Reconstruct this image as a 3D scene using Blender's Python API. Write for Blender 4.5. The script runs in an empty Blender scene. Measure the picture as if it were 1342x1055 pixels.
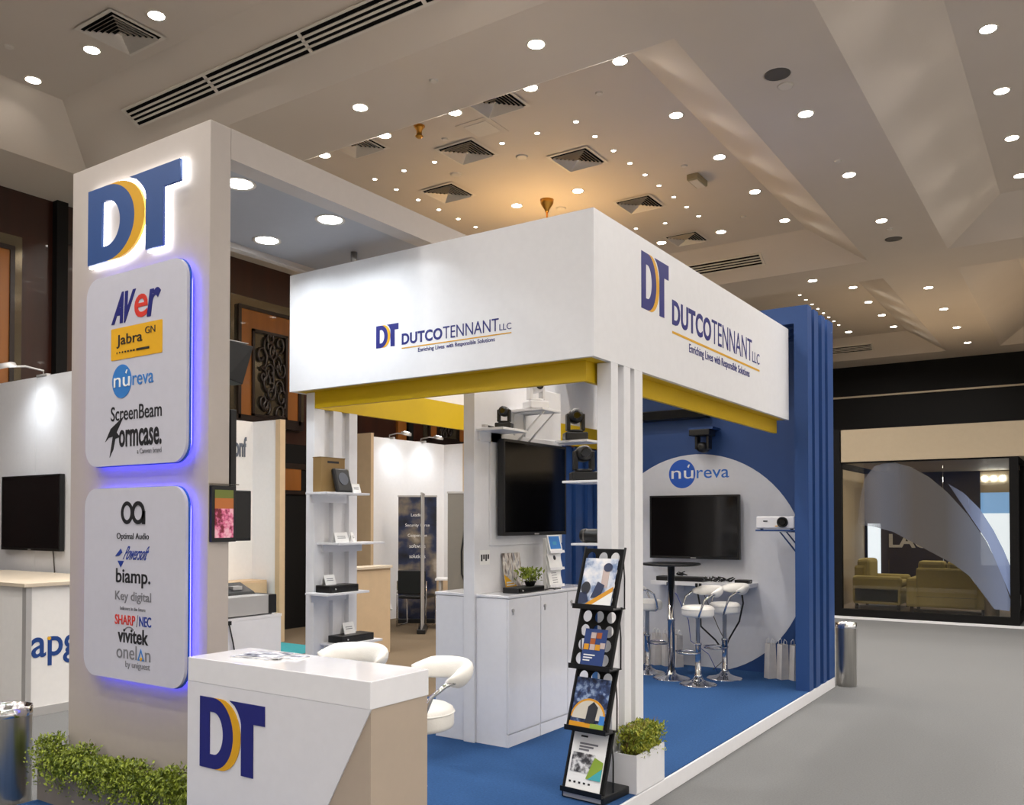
import bpy, math, random
from mathutils import Vector, Matrix
random.seed(7)
S = bpy.context.scene
COL = S.collection
PI = math.pi

# ------------------------------------------------------------------ camera, world, exposure
cd = bpy.data.cameras.new('camera')
cd.sensor_fit = 'HORIZONTAL'; cd.sensor_width = 36.0
cd.lens = 1143.0 * 36.0 / 1342.0
cd.shift_y = (663.0 - 527.5) / 1342.0
cd.clip_end = 200
cam = bpy.data.objects.new('camera', cd); COL.objects.link(cam)
cam.location = (0, 0, 1.6)
cam.rotation_euler = (math.radians(91.0), 0, math.atan2(764, 1143))
S.camera = cam
W = bpy.data.worlds.new('world'); S.world = W; W.use_nodes = True
W.node_tree.nodes['Background'].inputs[0].default_value = (0.9, 0.92, 1, 1)
W.node_tree.nodes['Background'].inputs[1].default_value = 0.15
S.view_settings.view_transform = 'Standard'; S.view_settings.look = 'None'
S.view_settings.exposure = 0.2; S.view_settings.gamma = 1.0
S.view_settings.use_curve_mapping = False
HALL_W = 21.0          # watts of one hall downlight
WARM = (1.0, 0.945, 0.895)
COOL = (0.88, 0.94, 1.0)

# ------------------------------------------------------------------ materials
def lin(c):
    return tuple(((v / 255) / 12.92 if v / 255 <= 0.04045 else ((v / 255 + 0.055) / 1.055) ** 2.4) for v in c)
MATS = {}
def mat(name, rgb, rough=0.5, metal=0.0, noise=0.0, scale=20.0, bump=0.0, bscale=200.0, emit=0.0, coat=0.0, spec=0.5, stretch=None, ecol=None):
    if name in MATS: return MATS[name]
    m = bpy.data.materials.new(name); m.use_nodes = True
    nt = m.node_tree; b = nt.nodes['Principled BSDF']
    c = lin(rgb)
    b.inputs['Base Color'].default_value = (*c, 1)
    b.inputs['Roughness'].default_value = rough; b.inputs['Metallic'].default_value = metal
    b.inputs['Specular IOR Level'].default_value = spec
    b.inputs['Coat Weight'].default_value = coat
    tc = nt.nodes.new('ShaderNodeTexCoord')
    src = tc.outputs['Object']
    if stretch:
        mp = nt.nodes.new('ShaderNodeMapping'); mp.inputs['Scale'].default_value = stretch
        nt.links.new(src, mp.inputs[0]); src = mp.outputs[0]
    n = nt.nodes.new('ShaderNodeTexNoise'); n.inputs['Scale'].default_value = scale; n.inputs['Detail'].default_value = 5
    nt.links.new(src, n.inputs['Vector'])
    r = nt.nodes.new('ShaderNodeValToRGB')
    a = max(noise, 0.015)
    r.color_ramp.elements[0].position = 0.3; r.color_ramp.elements[1].position = 0.7
    r.color_ramp.elements[0].color = (*[v * (1 - a) for v in c], 1)
    r.color_ramp.elements[1].color = (*[min(1, v * (1 + a)) for v in c], 1)
    nt.links.new(n.outputs['Fac'], r.inputs[0]); nt.links.new(r.outputs[0], b.inputs['Base Color'])
    if bump:
        n2 = nt.nodes.new('ShaderNodeTexNoise'); n2.inputs['Scale'].default_value = bscale
        nt.links.new(src, n2.inputs['Vector'])
        bp = nt.nodes.new('ShaderNodeBump'); bp.inputs['Strength'].default_value = bump; bp.inputs['Distance'].default_value = 0.01
        nt.links.new(n2.outputs['Fac'], bp.inputs['Height']); nt.links.new(bp.outputs[0], b.inputs['Normal'])
    if emit:
        b.inputs['Emission Color'].default_value = (*(ecol or c), 1); b.inputs['Emission Strength'].default_value = emit
    MATS[name] = m
    return m

white = mat('white_laminate', (228, 228, 230), 0.35)
gloss = mat('white_gloss', (232, 232, 235), 0.12, coat=0.4)
matte = mat('white_matte', (232, 230, 227), 0.6)
panelw = mat('panel_white', (200, 200, 211), 0.4)
towerm = mat('tower_paint', (180, 171, 163), 0.55)
ceilm = mat('ceiling_paint', (208, 195, 180), 0.75, noise=0.03, scale=0.8)
carpet = mat('hall_carpet', (112, 113, 113), 0.95, noise=0.10, scale=90, bump=0.25, bscale=350, spec=0.1)
carpetb = mat('blue_carpet', (46, 78, 122), 0.95, noise=0.14, scale=70, bump=0.3, bscale=300, spec=0.1)
teal = mat('teal_carpet', (66, 150, 160), 0.95, noise=0.08, scale=60, spec=0.1)
bluep = mat('blue_paint', (32, 68, 124), 0.5)
yellow = mat('yellow_paint', (208, 172, 0), 0.5)
navy = mat('navy_print', (22, 28, 112), 0.5)
navyl = mat('navy_letter', (44, 78, 136), 0.45)
gold = mat('gold_print', (214, 160, 20), 0.5)
black = mat('black_plastic', (9, 9, 10), 0.42)
blackm = mat('black_matte', (10, 9, 9), 0.7, spec=0.2)
screen = mat('screen_glass', (6, 6, 8), 0.08, spec=0.6)
ink = mat('black_print', (22, 22, 28), 0.6)
chrome = mat('chrome', (215, 215, 218), 0.08, metal=1.0)
steel = mat('brushed_steel', (176, 174, 170), 0.28, metal=1.0, noise=0.1, scale=60, stretch=(1, 1, 0.05))
alu = mat('aluminium', (186, 184, 182), 0.45, metal=0.35)
leather = mat('white_leather', (236, 234, 228), 0.38, noise=0.02, bump=0.08, bscale=120)
taupe = mat('champagne_panel', (190, 174, 156), 0.3, metal=0.25, coat=0.2)
beige = mat('beige_laminate', (196, 172, 140), 0.5, noise=0.04, scale=8)
cream = mat('cream_fascia', (172, 157, 132), 0.6)
wood = mat('mahogany', (46, 18, 7), 0.28, noise=0.35, scale=6, stretch=(1, 1, 0.08), coat=0.3)
dwood = mat('dark_wood', (26, 12, 7), 0.3, noise=0.3, scale=10, stretch=(1, 1, 0.1), coat=0.2)
owood = mat('orange_wood', (134, 80, 26), 0.35, noise=0.12, scale=7, stretch=(1, 1, 0.1), coat=0.2)
mirror = mat('mirror_glass', (120, 110, 92), 0.12, metal=0.8)
concrete = mat('grey_planter', (128, 120, 112), 0.7, noise=0.06, scale=12)
soil = mat('soil', (48, 38, 26), 0.95, noise=0.3)
brass = mat('brass', (190, 140, 60), 0.3, metal=0.9)
paper = mat('paper', (240, 240, 238), 0.6)
olive = mat('sofa_fabric', (160, 148, 92), 0.85, noise=0.06, scale=40)
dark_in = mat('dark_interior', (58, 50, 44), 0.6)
greym = mat('grey_board', (214, 216, 222), 0.5)
lens = mat('lamp_lens', (255, 250, 240), 0.4, emit=22.0, ecol=(1, 0.93, 0.82))
lensc = mat('cool_lens', (250, 252, 255), 0.4, emit=18.0, ecol=(0.9, 0.96, 1))
starl = mat('star_lens', (255, 250, 240), 0.4, emit=14.0, ecol=(1, 0.95, 0.85))
ledw = mat('led_white', (250, 250, 255), 0.5, emit=5.0, ecol=(0.95, 0.97, 1))
ledb = mat('led_blue', (60, 60, 255), 0.5, emit=15.0, ecol=(0.10, 0.09, 1))
edgeb = mat('blue_edge', (40, 90, 190), 0.3)
grille = mat('grille_black', (14, 13, 12), 0.8, spec=0.1)
ventw = mat('vent_white', (214, 204, 190), 0.6)
tan = mat('brown_carton', (136, 108, 64), 0.7)

def leafmat(name, c0, c1):
    m = bpy.data.materials.new(name); m.use_nodes = True; nt = m.node_tree; b = nt.nodes['Principled BSDF']
    tc = nt.nodes.new('ShaderNodeTexCoord'); n = nt.nodes.new('ShaderNodeTexNoise'); n.inputs['Scale'].default_value = 28; n.inputs['Detail'].default_value = 3
    r = nt.nodes.new('ShaderNodeValToRGB'); r.color_ramp.elements[0].position = 0.35; r.color_ramp.elements[1].position = 0.65
    r.color_ramp.elements[0].color = (*lin(c0), 1); r.color_ramp.elements[1].color = (*lin(c1), 1)
    nt.links.new(tc.outputs['Object'], n.inputs['Vector']); nt.links.new(n.outputs['Fac'], r.inputs[0]); nt.links.new(r.outputs[0], b.inputs['Base Color'])
    b.inputs['Roughness'].default_value = 0.5
    return m
leaf = leafmat('leaf', (78, 98, 22), (160, 174, 54))
leafr = leafmat('leaf_tipped', (90, 116, 28), (184, 184, 66))

def printmat(name, stops, scale=6.0, vec=(1, 1, 1), thresholds=True, rough=0.35):
    """printed picture: blotches of the print's own colours"""
    m = bpy.data.materials.new(name); m.use_nodes = True; nt = m.node_tree; b = nt.nodes['Principled BSDF']
    tc = nt.nodes.new('ShaderNodeTexCoord'); mp = nt.nodes.new('ShaderNodeMapping'); mp.inputs['Scale'].default_value = vec
    n = nt.nodes.new('ShaderNodeTexNoise'); n.inputs['Scale'].default_value = scale; n.inputs['Detail'].default_value = 4
    r = nt.nodes.new('ShaderNodeValToRGB'); r.color_ramp.interpolation = 'LINEAR'
    els = r.color_ramp.elements
    while len(els) < len(stops): els.new(0.5)
    for e, (p, c) in zip(els, stops): e.position = p; e.color = (*lin(c), 1)
    nt.links.new(tc.outputs['Object'], mp.inputs[0]); nt.links.new(mp.outputs[0], n.inputs['Vector'])
    nt.links.new(n.outputs['Fac'], r.inputs[0]); nt.links.new(r.outputs[0], b.inputs['Base Color'])
    b.inputs['Roughness'].default_value = rough
    return m

def glassmat(name, tint, refl_rough=0.02, alpha=0.12):
    m = bpy.data.materials.new(name); m.use_nodes = True; nt = m.node_tree
    for n in list(nt.nodes):
        if n.type != 'OUTPUT_MATERIAL': nt.nodes.remove(n)
    out = [n for n in nt.nodes if n.type == 'OUTPUT_MATERIAL'][0]
    t = nt.nodes.new('ShaderNodeBsdfTransparent'); t.inputs[0].default_value = (*tint, 1)
    g = nt.nodes.new('ShaderNodeBsdfGlossy'); g.inputs['Roughness'].default_value = refl_rough
    f = nt.nodes.new('ShaderNodeFresnel'); f.inputs[0].default_value = 1.5
    mx = nt.nodes.new('ShaderNodeMixShader')
    nt.links.new(f.outputs[0], mx.inputs[0]); nt.links.new(t.outputs[0], mx.inputs[1]); nt.links.new(g.outputs[0], mx.inputs[2])
    nt.links.new(mx.outputs[0], out.inputs[0])
    return m
glass = glassmat('shop_glass', (0.95, 0.93, 0.88))

def filmmat(name, cols, alphas, x0, x1):
    """frosted film with a printed fade of tint and density along the glass"""
    m = bpy.data.materials.new(name); m.use_nodes = True; nt = m.node_tree
    b = nt.nodes['Principled BSDF']; b.inputs['Roughness'].default_value = 0.7
    tc = nt.nodes.new('ShaderNodeTexCoord'); sp = nt.nodes.new('ShaderNodeSeparateXYZ'); nt.links.new(tc.outputs['Object'], sp.inputs[0])
    mr = nt.nodes.new('ShaderNodeMapRange'); mr.inputs[1].default_value = x0; mr.inputs[2].default_value = x1
    nt.links.new(sp.outputs['X'], mr.inputs[0])
    for sock, vals in (('Base Color', [(*lin(c), 1) for c in cols]), ('Alpha', [(a, a, a, 1) for a in alphas])):
        r = nt.nodes.new('ShaderNodeValToRGB'); e = r.color_ramp.elements
        while len(e) < len(vals): e.new(0.5)
        for i, v in enumerate(vals): e[i].position = i / (len(vals) - 1); e[i].color = v
        nt.links.new(mr.outputs[0], r.inputs[0]); nt.links.new(r.outputs[0], b.inputs[sock])
    return m

# ------------------------------------------------------------------ geometry helpers
class MB:
    def __init__(s): s.v = []; s.f = []; s.smooth = set()
    def add(s, vs, fs, smooth=False):
        o = len(s.v); s.v += [tuple(p) for p in vs]
        for f in fs:
            if smooth: s.smooth.add(len(s.f))
            s.f.append(tuple(i + o for i in f))
        return s
    def box(s, x0, x1, y0, y1, z0, z1, M=None):
        x0, x1 = sorted((x0, x1)); y0, y1 = sorted((y0, y1)); z0, z1 = sorted((z0, z1))
        vs = [(x0, y0, z0), (x1, y0, z0), (x1, y1, z0), (x0, y1, z0), (x0, y0, z1), (x1, y0, z1), (x1, y1, z1), (x0, y1, z1)]
        if M: vs = [M @ Vector(p) for p in vs]
        return s.add(vs, [(0, 3, 2, 1), (4, 5, 6, 7), (0, 1, 5, 4), (1, 2, 6, 5), (2, 3, 7, 6), (3, 0, 4, 7)])
    def lathe(s, prof, c=(0, 0, 0), n=24, M=None, cap=True):
        vs = []; fs = []
        for r, z in prof:
            for k in range(n):
                a = 2 * PI * k / n; p = Vector((c[0] + r * math.cos(a), c[1] + r * math.sin(a), c[2] + z))
                vs.append(M @ p if M else p)
        for i in range(len(prof) - 1):
            for k in range(n):
                k2 = (k + 1) % n; fs.append((i * n + k, i * n + k2, (i + 1) * n + k2, (i + 1) * n + k))
        s.add(vs, fs, True)
        if cap:
            o = len(s.v) - len(vs)
            s.f.append(tuple(o + k for k in reversed(range(n)))); s.f.append(tuple(o + (len(prof) - 1) * n + k for k in range(n)))
        return s
    def tube(s, pts, r, n=8, closed=False):
        pts = [Vector(p) for p in pts]; vs = []; fs = []; m = len(pts)
        rr = r if isinstance(r, (list, tuple)) else [r] * m
        up = Vector((0, 0, 1))
        for i, p in enumerate(pts):
            a = pts[(i - 1) % m] if (closed or i > 0) else p
            b = pts[(i + 1) % m] if (closed or i < m - 1) else p
            t = (b - a).normalized()
            q = up if abs(t.dot(up)) < 0.95 else Vector((1, 0, 0))
            if i and not closed and abs(t.dot(side)) < 0.9: u = (side - t * side.dot(t)).normalized()
            else: u = t.cross(q).normalized()
            side = u; w = t.cross(u)
            for k in range(n):
                an = 2 * PI * k / n; vs.append(p + (u * math.cos(an) + w * math.sin(an)) * rr[i])
        for i in range(m if closed else m - 1):
            j = (i + 1) % m
            for k in range(n):
                k2 = (k + 1) % n; fs.append((i * n + k, i * n + k2, j * n + k2, j * n + k))
        s.add(vs, fs, True)
        if not closed:
            o = len(s.v) - len(vs)
            s.f.append(tuple(o + k for k in reversed(range(n)))); s.f.append(tuple(o + (m - 1) * n + k for k in range(n)))
        return s
    def prism(s, poly, fn):
        """poly: 2-D outline; fn(u, v, t) -> point, t = 0 back, 1 front"""
        n = len(poly); vs = [fn(u, v, 0) for u, v in poly] + [fn(u, v, 1) for u, v in poly]
        return s.add(vs, [tuple(reversed(range(n))), tuple(range(n, 2 * n))] + [(i, (i + 1) % n, n + (i + 1) % n, n + i) for i in range(n)])
    def quad(s, *p): return s.add(p, [tuple(range(len(p)))])
    def mesh(s, name):
        me = bpy.data.meshes.new(name); me.from_pydata(s.v, [], s.f)
        if s.smooth:
            fl = [i in s.smooth for i in range(len(s.f))]; me.polygons.foreach_set('use_smooth', fl)
        me.update(); return me
    def build(s, name, m, parent=None, bevel=0.0, kind=None):
        o = bpy.data.objects.new(name, s.mesh(name)); COL.objects.link(o)
        if m: o.data.materials.append(m)
        if parent: o.parent = parent
        if bevel:
            md = o.modifiers.new('bevel', 'BEVEL'); md.width = bevel; md.segments = 2; md.limit_method = 'ANGLE'
        if kind: o['kind'] = kind
        return o

def box(name, m, d, parent=None, bevel=0.0, kind=None): return MB().box(*d).build(name, m, parent, bevel, kind)
def tag(o, label, cat, group=None):
    o['label'] = label; o['category'] = cat
    if group: o['group'] = group
    return o
def thing(name, label, cat, loc=(0, 0, 0), rz=0, group=None):
    o = bpy.data.objects.new(name, None); COL.objects.link(o); o.location = loc; o.rotation_euler = (0, 0, rz)
    o.empty_display_size = 0.1
    return tag(o, label, cat, group)
def dup(root, loc=None, rz=None, label=None, group=None):
    r = root.copy(); COL.objects.link(r)
    if loc is not None: r.location = loc
    if rz is not None: r.rotation_euler = (0, 0, rz)
    if label: r['label'] = label
    if group: r['group'] = group
    for ch in list(root.children):
        c = ch.copy(); COL.objects.link(c); c.parent = r
        for g in list(ch.children):
            d = g.copy(); COL.objects.link(d); d.parent = c
    return r
def struct(o): o['kind'] = 'structure'; return o

def plane_fn(pl, at, thick):
    """front face at coordinate `at`, body reaching back by `thick`. F faces -Y (u = X), R faces +X (u = Y), L faces -X, T faces +Z"""
    if pl == 'F': return lambda u, v, t: (u, at + thick * (1 - t), v)
    if pl == 'R': return lambda u, v, t: (at - thick * (1 - t), u, v)
    if pl == 'T': return lambda u, v, t: (u, v, at - thick * (1 - t))
def curve_mesh(cu):
    o = bpy.data.objects.new('tmp', cu); COL.objects.link(o)
    dg = bpy.context.evaluated_depsgraph_get(); me = bpy.data.meshes.new_from_object(o.evaluated_get(dg))
    bpy.data.objects.remove(o); bpy.data.curves.remove(cu)
    return me
def put_flat(me, name, m, parent, fit, fn, shear=0.0):
    xs = [v.co.x for v in me.vertices]; ys = [v.co.y for v in me.vertices]; zs = [v.co.z for v in me.vertices]
    u0, u1, v0, v1 = fit; x0, x1, y0, y1 = min(xs), max(xs), min(ys), max(ys); z0, z1 = min(zs), max(zs)
    for v in me.vertices:
        b = (v.co.y - y0) / max(1e-6, y1 - y0); a = (v.co.x - x0) / max(1e-6, x1 - x0)
        t = (v.co.z - z0) / max(1e-6, z1 - z0)
        u = u0 + (u1 - u0) * (a * (1 - shear) + shear * b)
        v.co = fn(u, v0 + (v1 - v0) * b, t)
    me.materials.clear(); me.materials.append(m); me.name = name
    o = bpy.data.objects.new(name, me); COL.objects.link(o); o.parent = parent
    return o
def text(s, m, parent, fit, fn, bold=0.0, shear=0.0, name='lettering', space=1.0):
    cu = bpy.data.curves.new('t', 'FONT'); cu.body = s; cu.offset = bold; cu.extrude = 0.01; cu.resolution_u = 4; cu.space_character = space
    return put_flat(curve_mesh(cu), name, m, parent, fit, fn, shear)
def shape(polys, m, parent, fit, fn, name='emblem', off=0.0):
    cu = bpy.data.curves.new('s', 'CURVE'); cu.dimensions = '2D'; cu.fill_mode = 'BOTH'; cu.extrude = 0.01; cu.offset = off
    for p in polys:
        sp = cu.splines.new('POLY'); sp.points.add(len(p) - 1); sp.use_cyclic_u = True
        for q, (x, y) in zip(sp.points, p): q.co = (x, y, 0, 1)
    return put_flat(curve_mesh(cu), name, m, parent, fit, fn)
def arc(cx, cy, rx, ry, a0, a1, n=16): return [(cx + rx * math.cos(math.radians(a0 + (a1 - a0) * i / n)), cy + ry * math.sin(math.radians(a0 + (a1 - a0) * i / n))) for i in range(n + 1)]
def rrect(x0, x1, y0, y1, r, n=8):
    return arc(x1 - r, y1 - r, r, r, 0, 90, n) + arc(x0 + r, y1 - r, r, r, 90, 180, n) + arc(x0 + r, y0 + r, r, r, 180, 270, n) + arc(x1 - r, y0 + r, r, r, 270, 360, n)
def sub(b, u0, u1, v0, v1): return (b[0] + (b[1] - b[0]) * u0, b[0] + (b[1] - b[0]) * u1, b[2] + (b[3] - b[2]) * v0, b[2] + (b[3] - b[2]) * v1)

D_OUT = [(0, 0), (0, 1), (.22, 1)] + arc(.22, .5, .31, .5, 90, -90, 24)[1:]
D_IN = [(.16, .2), (.16, .8), (.22, .8)] + arc(.22, .5, .15, .3, 90, -90, 18)[1:]
CRES = arc(.33, .5, .31, .5, 90, -90, 24) + [(.22, 0)] + arc(.22, .5, .31, .5, -90, 90, 24)
TEE = [(1, 1), (1, .73), (.83, .73), (.83, 0), (.65, 0), (.65, .70)] + [(.64, .76), (.60, .86), (.55, .94), (.47, 1.0)]
def dt_logo(parent, fit, fn, m, mg):
    shape([D_OUT, D_IN], m, parent, sub(fit, 0, .53, 0, 1), fn, 'letter')
    shape([CRES], mg, parent, sub(fit, .22, .64, 0, 1), fn, 'gold_crescent')
    shape([TEE], m, parent, sub(fit, .47, 1, 0, 1), fn, 'letter')

# ------------------------------------------------------------------ hall: floor, walls, ceiling
XW, XE, YN, YS = -10.0, 8.0, 21.9, -7.4
ZS, ZT = 5.3, 5.7
struct(box('floor', carpet, (XW - .2, XE + .2, YS - .2, YN + .2, -0.2, 0)))
wl = struct(box('wall_left', wood, (XW - .2, XW, YS, YN, 0, ZS + .6)))
struct(box('wall_back', blackm, (XW - .2, XE + .2, YN, YN + .2, 0, ZS + .6)))
struct(box('wall_right', matte, (XE, XE + .2, YS, YN, 0, ZS + .6)))
struct(box('wall_front', matte, (XW - .2, XE + .2, YS - .2, YS, 0, ZS + .6)))
struct(box('trim_1', cream, (XW + .05, XE - .05, YN - .03, YN, 4.55, 4.59)))

CX = [(-9.0, -2.65), (-1.63, 6.9)]
CY = [(-6.5, -2.75), (-1.75, 5.25), (6.2, 13.1), (14.15, 20.95)]
b = MB()
ys = [YS] + [v for c in CY for v in c] + [YN]
xs = [XW] + [v for c in CX for v in c] + [XE]
for i in range(len(ys) - 1):
    for j in range(len(xs) - 1):
        if i % 2 == 1 and j % 2 == 1: continue
        b.quad((xs[j], ys[i], ZS), (xs[j], ys[i + 1], ZS), (xs[j + 1], ys[i + 1], ZS), (xs[j + 1], ys[i], ZS))
ceiling = struct(b.build('ceiling', ceilm))
RUN = 0.68
for (x0, x1) in CX:
    for (y0, y1) in CY:
        c = MB(); X0, X1, Y0, Y1 = x0 + RUN, x1 - RUN, y0 + RUN, y1 - RUN
        c.quad((x0, y0, ZS), (x1, y0, ZS), (X1, Y0, ZT), (X0, Y0, ZT)); c.quad((x1, y0, ZS), (x1, y1, ZS), (X1, Y1, ZT), (X1, Y0, ZT))
        c.quad((x1, y1, ZS), (x0, y1, ZS), (X0, Y1, ZT), (X1, Y1, ZT)); c.quad((x0, y1, ZS), (x0, y0, ZS), (X0, Y0, ZT), (X0, Y1, ZT))
        c.quad((X0, Y0, ZT), (X1, Y0, ZT), (X1, Y1, ZT), (X0, Y1, ZT))
        c.build('coffer', ceilm, ceiling)

# ceiling lamps -------------------------------------------------------
def downlight_proto(name, label, r, lm, power, col, grp, deep=0.012):
    t = thing(name, label, 'downlight', group=grp)
    MB().lathe([(r, 0), (r * 1.28, -deep * .4), (r * 1.3, 0)], n=20, cap=False).build('trim_ring', ventw, t)
    MB().lathe([(r, -0.003), (r, 0.0)], n=20).build('lens', lm, t)
    if power:
        ld = bpy.data.lights.new(name + '_lamp', 'AREA'); ld.shape = 'DISK'; ld.size = 2 * r; ld.energy = power; ld.color = col; ld.spread = math.radians(150)
        lo = bpy.data.objects.new('lamp_light', ld); COL.objects.link(lo); lo.parent = t; lo.location = (0, 0, -0.02)
    return t
first = {}
ORD = ['first', 'second', 'third', 'fourth', 'fifth', 'sixth', 'seventh', 'eighth', 'ninth', 'tenth']
def row(kind, proto, pts, z, label, grp):
    '''a row of lamps: label has one %s for the place in the row'''
    for i, q in enumerate(pts): place(kind, proto, [q], z, label % ORD[i], grp)
def place(kind, proto, pts, z, label, grp):
    for x, y in pts:
        if kind not in first: o = proto; first[kind] = 1
        else: o = dup(proto)
        o.location = (x, y, z - 0.001); o['label'] = label; o['group'] = grp
HD = downlight_proto('downlight', 'x', 0.062, lens, HALL_W, WARM, 'x')
row('h', HD, [(-8.17, 4.21), (-7.22, 4.22), (-6.29, 4.22)], ZT, '%s round downlight from the left in the coffer above the tower', 'downlights of the near left coffer')
row('h', HD, [(-7.14, 6.9), (-6.24, 6.9), (-5.3, 6.9), (-4.4, 6.9), (-3.48, 6.94)], ZT, '%s downlight from the left along the near border of the middle coffer', 'border downlights of the middle coffer')
row('h', HD, [(-3.48, 8.19), (-3.48, 9.41), (-3.48, 10.65), (-3.48, 11.9)], ZT, '%s nearest downlight along the right border of the middle coffer', 'border downlights of the middle coffer')
row('h', HD, [(-4.37, 11.87), (-5.27, 11.85), (-6.2, 11.85), (-7.14, 11.85)], ZT, '%s downlight from the right along the far border of the middle coffer', 'border downlights of the middle coffer')
row('h', HD, [(-6.21, 9.4), (-5.3, 9.4)], ZT, '%s from the left of two downlights beside the brass chandelier stem', 'downlights by the chandelier')
row('h', HD, [(-3.57, 5.68), (-5.43, 5.68), (-7.3, 5.68)], ZS, '%s downlight from the right on the low beam before the middle coffer', 'downlights on the near cross beam')
row('h', HD, [(-2.15, 8.02), (-2.15, 9.7), (-2.15, 11.41)], ZS, '%s nearest downlight on the long beam right of the middle coffer', 'downlights on the long beam')
row('h', HD, [(-0.7, 8.19), (-0.7, 9.45), (-0.7, 10.68), (-0.7, 11.9)], ZT, '%s downlight from the top in the coffer at the right picture edge', 'downlights of the right-hand coffer')
place('h', HD, [(-0.7, 6.95), (5.9, 8.2), (5.9, 10.7), (2.6, 6.95), (2.6, 11.9), (0.9, 9.4), (4.2, 9.4), (0.9, 6.95), (4.2, 6.95), (0.9, 11.9), (4.2, 11.9), (2.6, 9.4)], ZT, 'round downlight of the right-hand coffer, outside the picture, in a set enlarged for fill light', 'downlights outside the picture')  # unseen; lamps added to this set to brighten faces turned to the right
place('h', HD, [(-3.58, 13.68)], ZS, 'single round downlight on the far cross beam above the blue portal', 'downlights on the far cross beam')
row('h', HD, [(-2.16, 15.11), (-2.16, 16.79), (-2.16, 18.52), (-2.16, 20.23)], ZS, '%s nearest downlight on the far beam above the glazed shop', 'downlights on the far beam')
row('h', HD, [(-3.49, 15.99), (-3.49, 17.23), (-3.49, 18.47), (-3.49, 19.7)], ZT, '%s nearest downlight along the right border of the far coffer', 'downlights of the far coffer')
place('h', HD, [(-4.4, 19.71)], ZT, 'lone downlight at the far end of the far coffer, above the linear grille', 'downlights of the far coffer')
place('h', HD, [(-7, 16), (-7, 19.7), (0.9, 17), (4.2, 17)], ZT, 'round downlight of the far coffers, out of view', 'downlights outside the picture')
place('h', HD, [(-8.1, 1.7), (-8.1, -0.7), (-5.8, 1.7), (-5.8, -0.8), (-3.6, 1.7), (-3.6, -0.8), (-0.7, 1.7), (-0.7, -0.8), (2.6, 1.7), (2.6, -0.8), (-0.7, 4.2), (2.6, 4.2), (5.6, 1.7), (-3.6, 4.2), (5.6, -.8), (5.6, 4.2), (1, .4), (1, 3), (4.2, .4), (4.2, 3), (-7, .4), (-4.7, .4), (-2.2 - 1.2, .5)], ZT,  # unseen; extra lamps put in here to lift front-facing surfaces
      'round downlight of the near coffers over the aisle, out of view, in a set enlarged for fill light', 'downlights outside the picture')
place('h', HD, [(-7, -4.6), (-5.5, -4.6), (-4, -4.6), (-.7, -4.6), (1.5, -4.6), (4, -4.6)], ZT, 'round downlight of the coffers behind the viewer, in a set enlarged for fill light', 'downlights outside the picture')  # set behind the viewer, enlarged for more light on the fronts
WD = downlight_proto('added_fill_light', 'x', .09, lens, 70.0, (1, .97, .95), 'x')  # added unseen lamps, brighten the hall walls into soft fill for the stand
place('w', WD, [(7.45, y) for y in (-5, -2, 1, 4, 7, 10, 13, 16)], ZS, 'added fill light along the right-hand hall wall, outside the picture', 'added fill lights outside the picture')
place('w', WD, [(x, -6.95) for x in (-6, -1, 4)], ZS, 'added fill light along the hall wall behind the viewer', 'added fill lights outside the picture')
SD = downlight_proto('star_light', 'x', 0.024, starl, 0, WARM, 'x')
row('s', SD, [(-7.14, 7.72), (-6.68, 7.72), (-6.23, 7.73), (-5.31, 7.75), (-4.86, 7.75), (-4.39, 7.75)], ZT, '%s tiny star light from the left in the near row of points', 'star lights of the middle coffer')
row('s', SD, [(-7.14, y) for y in (8.11, 8.53, 8.95, 9.37, 9.77, 10.2, 10.65)], ZT, '%s nearest tiny star light in the left row, above the canopy', 'star lights of the middle coffer')
row('s', SD, [(-4.39, y) for y in (8.16, 8.59, 9.0, 9.4, 9.8, 10.25, 10.67, 11.08)], ZT, '%s nearest tiny star light in the right row of points', 'star lights of the middle coffer')
row('s', SD, [(-4.88, 11.09), (-5.31, 11.07)], ZT, '%s tiny star light from the right in the far row of points', 'star lights of the middle coffer')
row('s', SD, [(-4.41, 15.98 + .415 * k) for k in range(8)], ZT, '%s nearest tiny star light in the row above the blue portal', 'star lights of the far coffer')

# square four-way diffusers
def diffuser():
    t = thing('ceiling_vent', 'x', 'ceiling vent')
    h = .26
    MB().box(-h + .03, h - .03, -h + .03, h - .03, -.008, -.001).build('backing', grille, t)
    def frame(a, bb, z0, z1):
        m = MB(); vs = []
        for r, z in ((a, z0), (bb, z1)): vs += [(-r, -r, z), (r, -r, z), (r, r, z), (-r, r, z)]
        return m.add(vs, [(i, (i + 1) % 4, 4 + (i + 1) % 4, 4 + i) for i in range(4)])
    frame(h, h - .035, -.012, -.012).build('frame', ventw, t)
    for k in range(6):
        a = h - .05 - k * .034
        frame(a, a - .016, -.034, -.010).build('louvre', ventw, t)
    frame(.022, .001, -.012, -.03).build('louvre', ventw, t)
    return t
VP = diffuser()
vents = [(-6.75, 4.2, 'square four-way vent among the downlights above the left-hand tower'), (-4.84, 6.93, 'square vent at the near edge of the middle coffer, right of two'),
         (-6.64, 6.89, 'square vent at the near edge of the middle coffer, left of two'), (-5.75, 7.7, 'square vent behind the near pair in the middle coffer'),
         (-4.83, 8.56, 'square vent inside the star lights, right of the chandelier'), (-6.67, 8.54, 'square vent inside the star lights, left of the chandelier'),
         (-4.85, 10.22, 'square vent above the right end of the white header'), (-4.88, 11.85, 'square vent at the far border of the middle coffer')]
for i, (x, y, l) in enumerate(vents):
    o = VP if i == 0 else dup(VP)
    o.location = (x, y, ZT); o['label'] = l; o['group'] = 'square ceiling vents'
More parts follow.
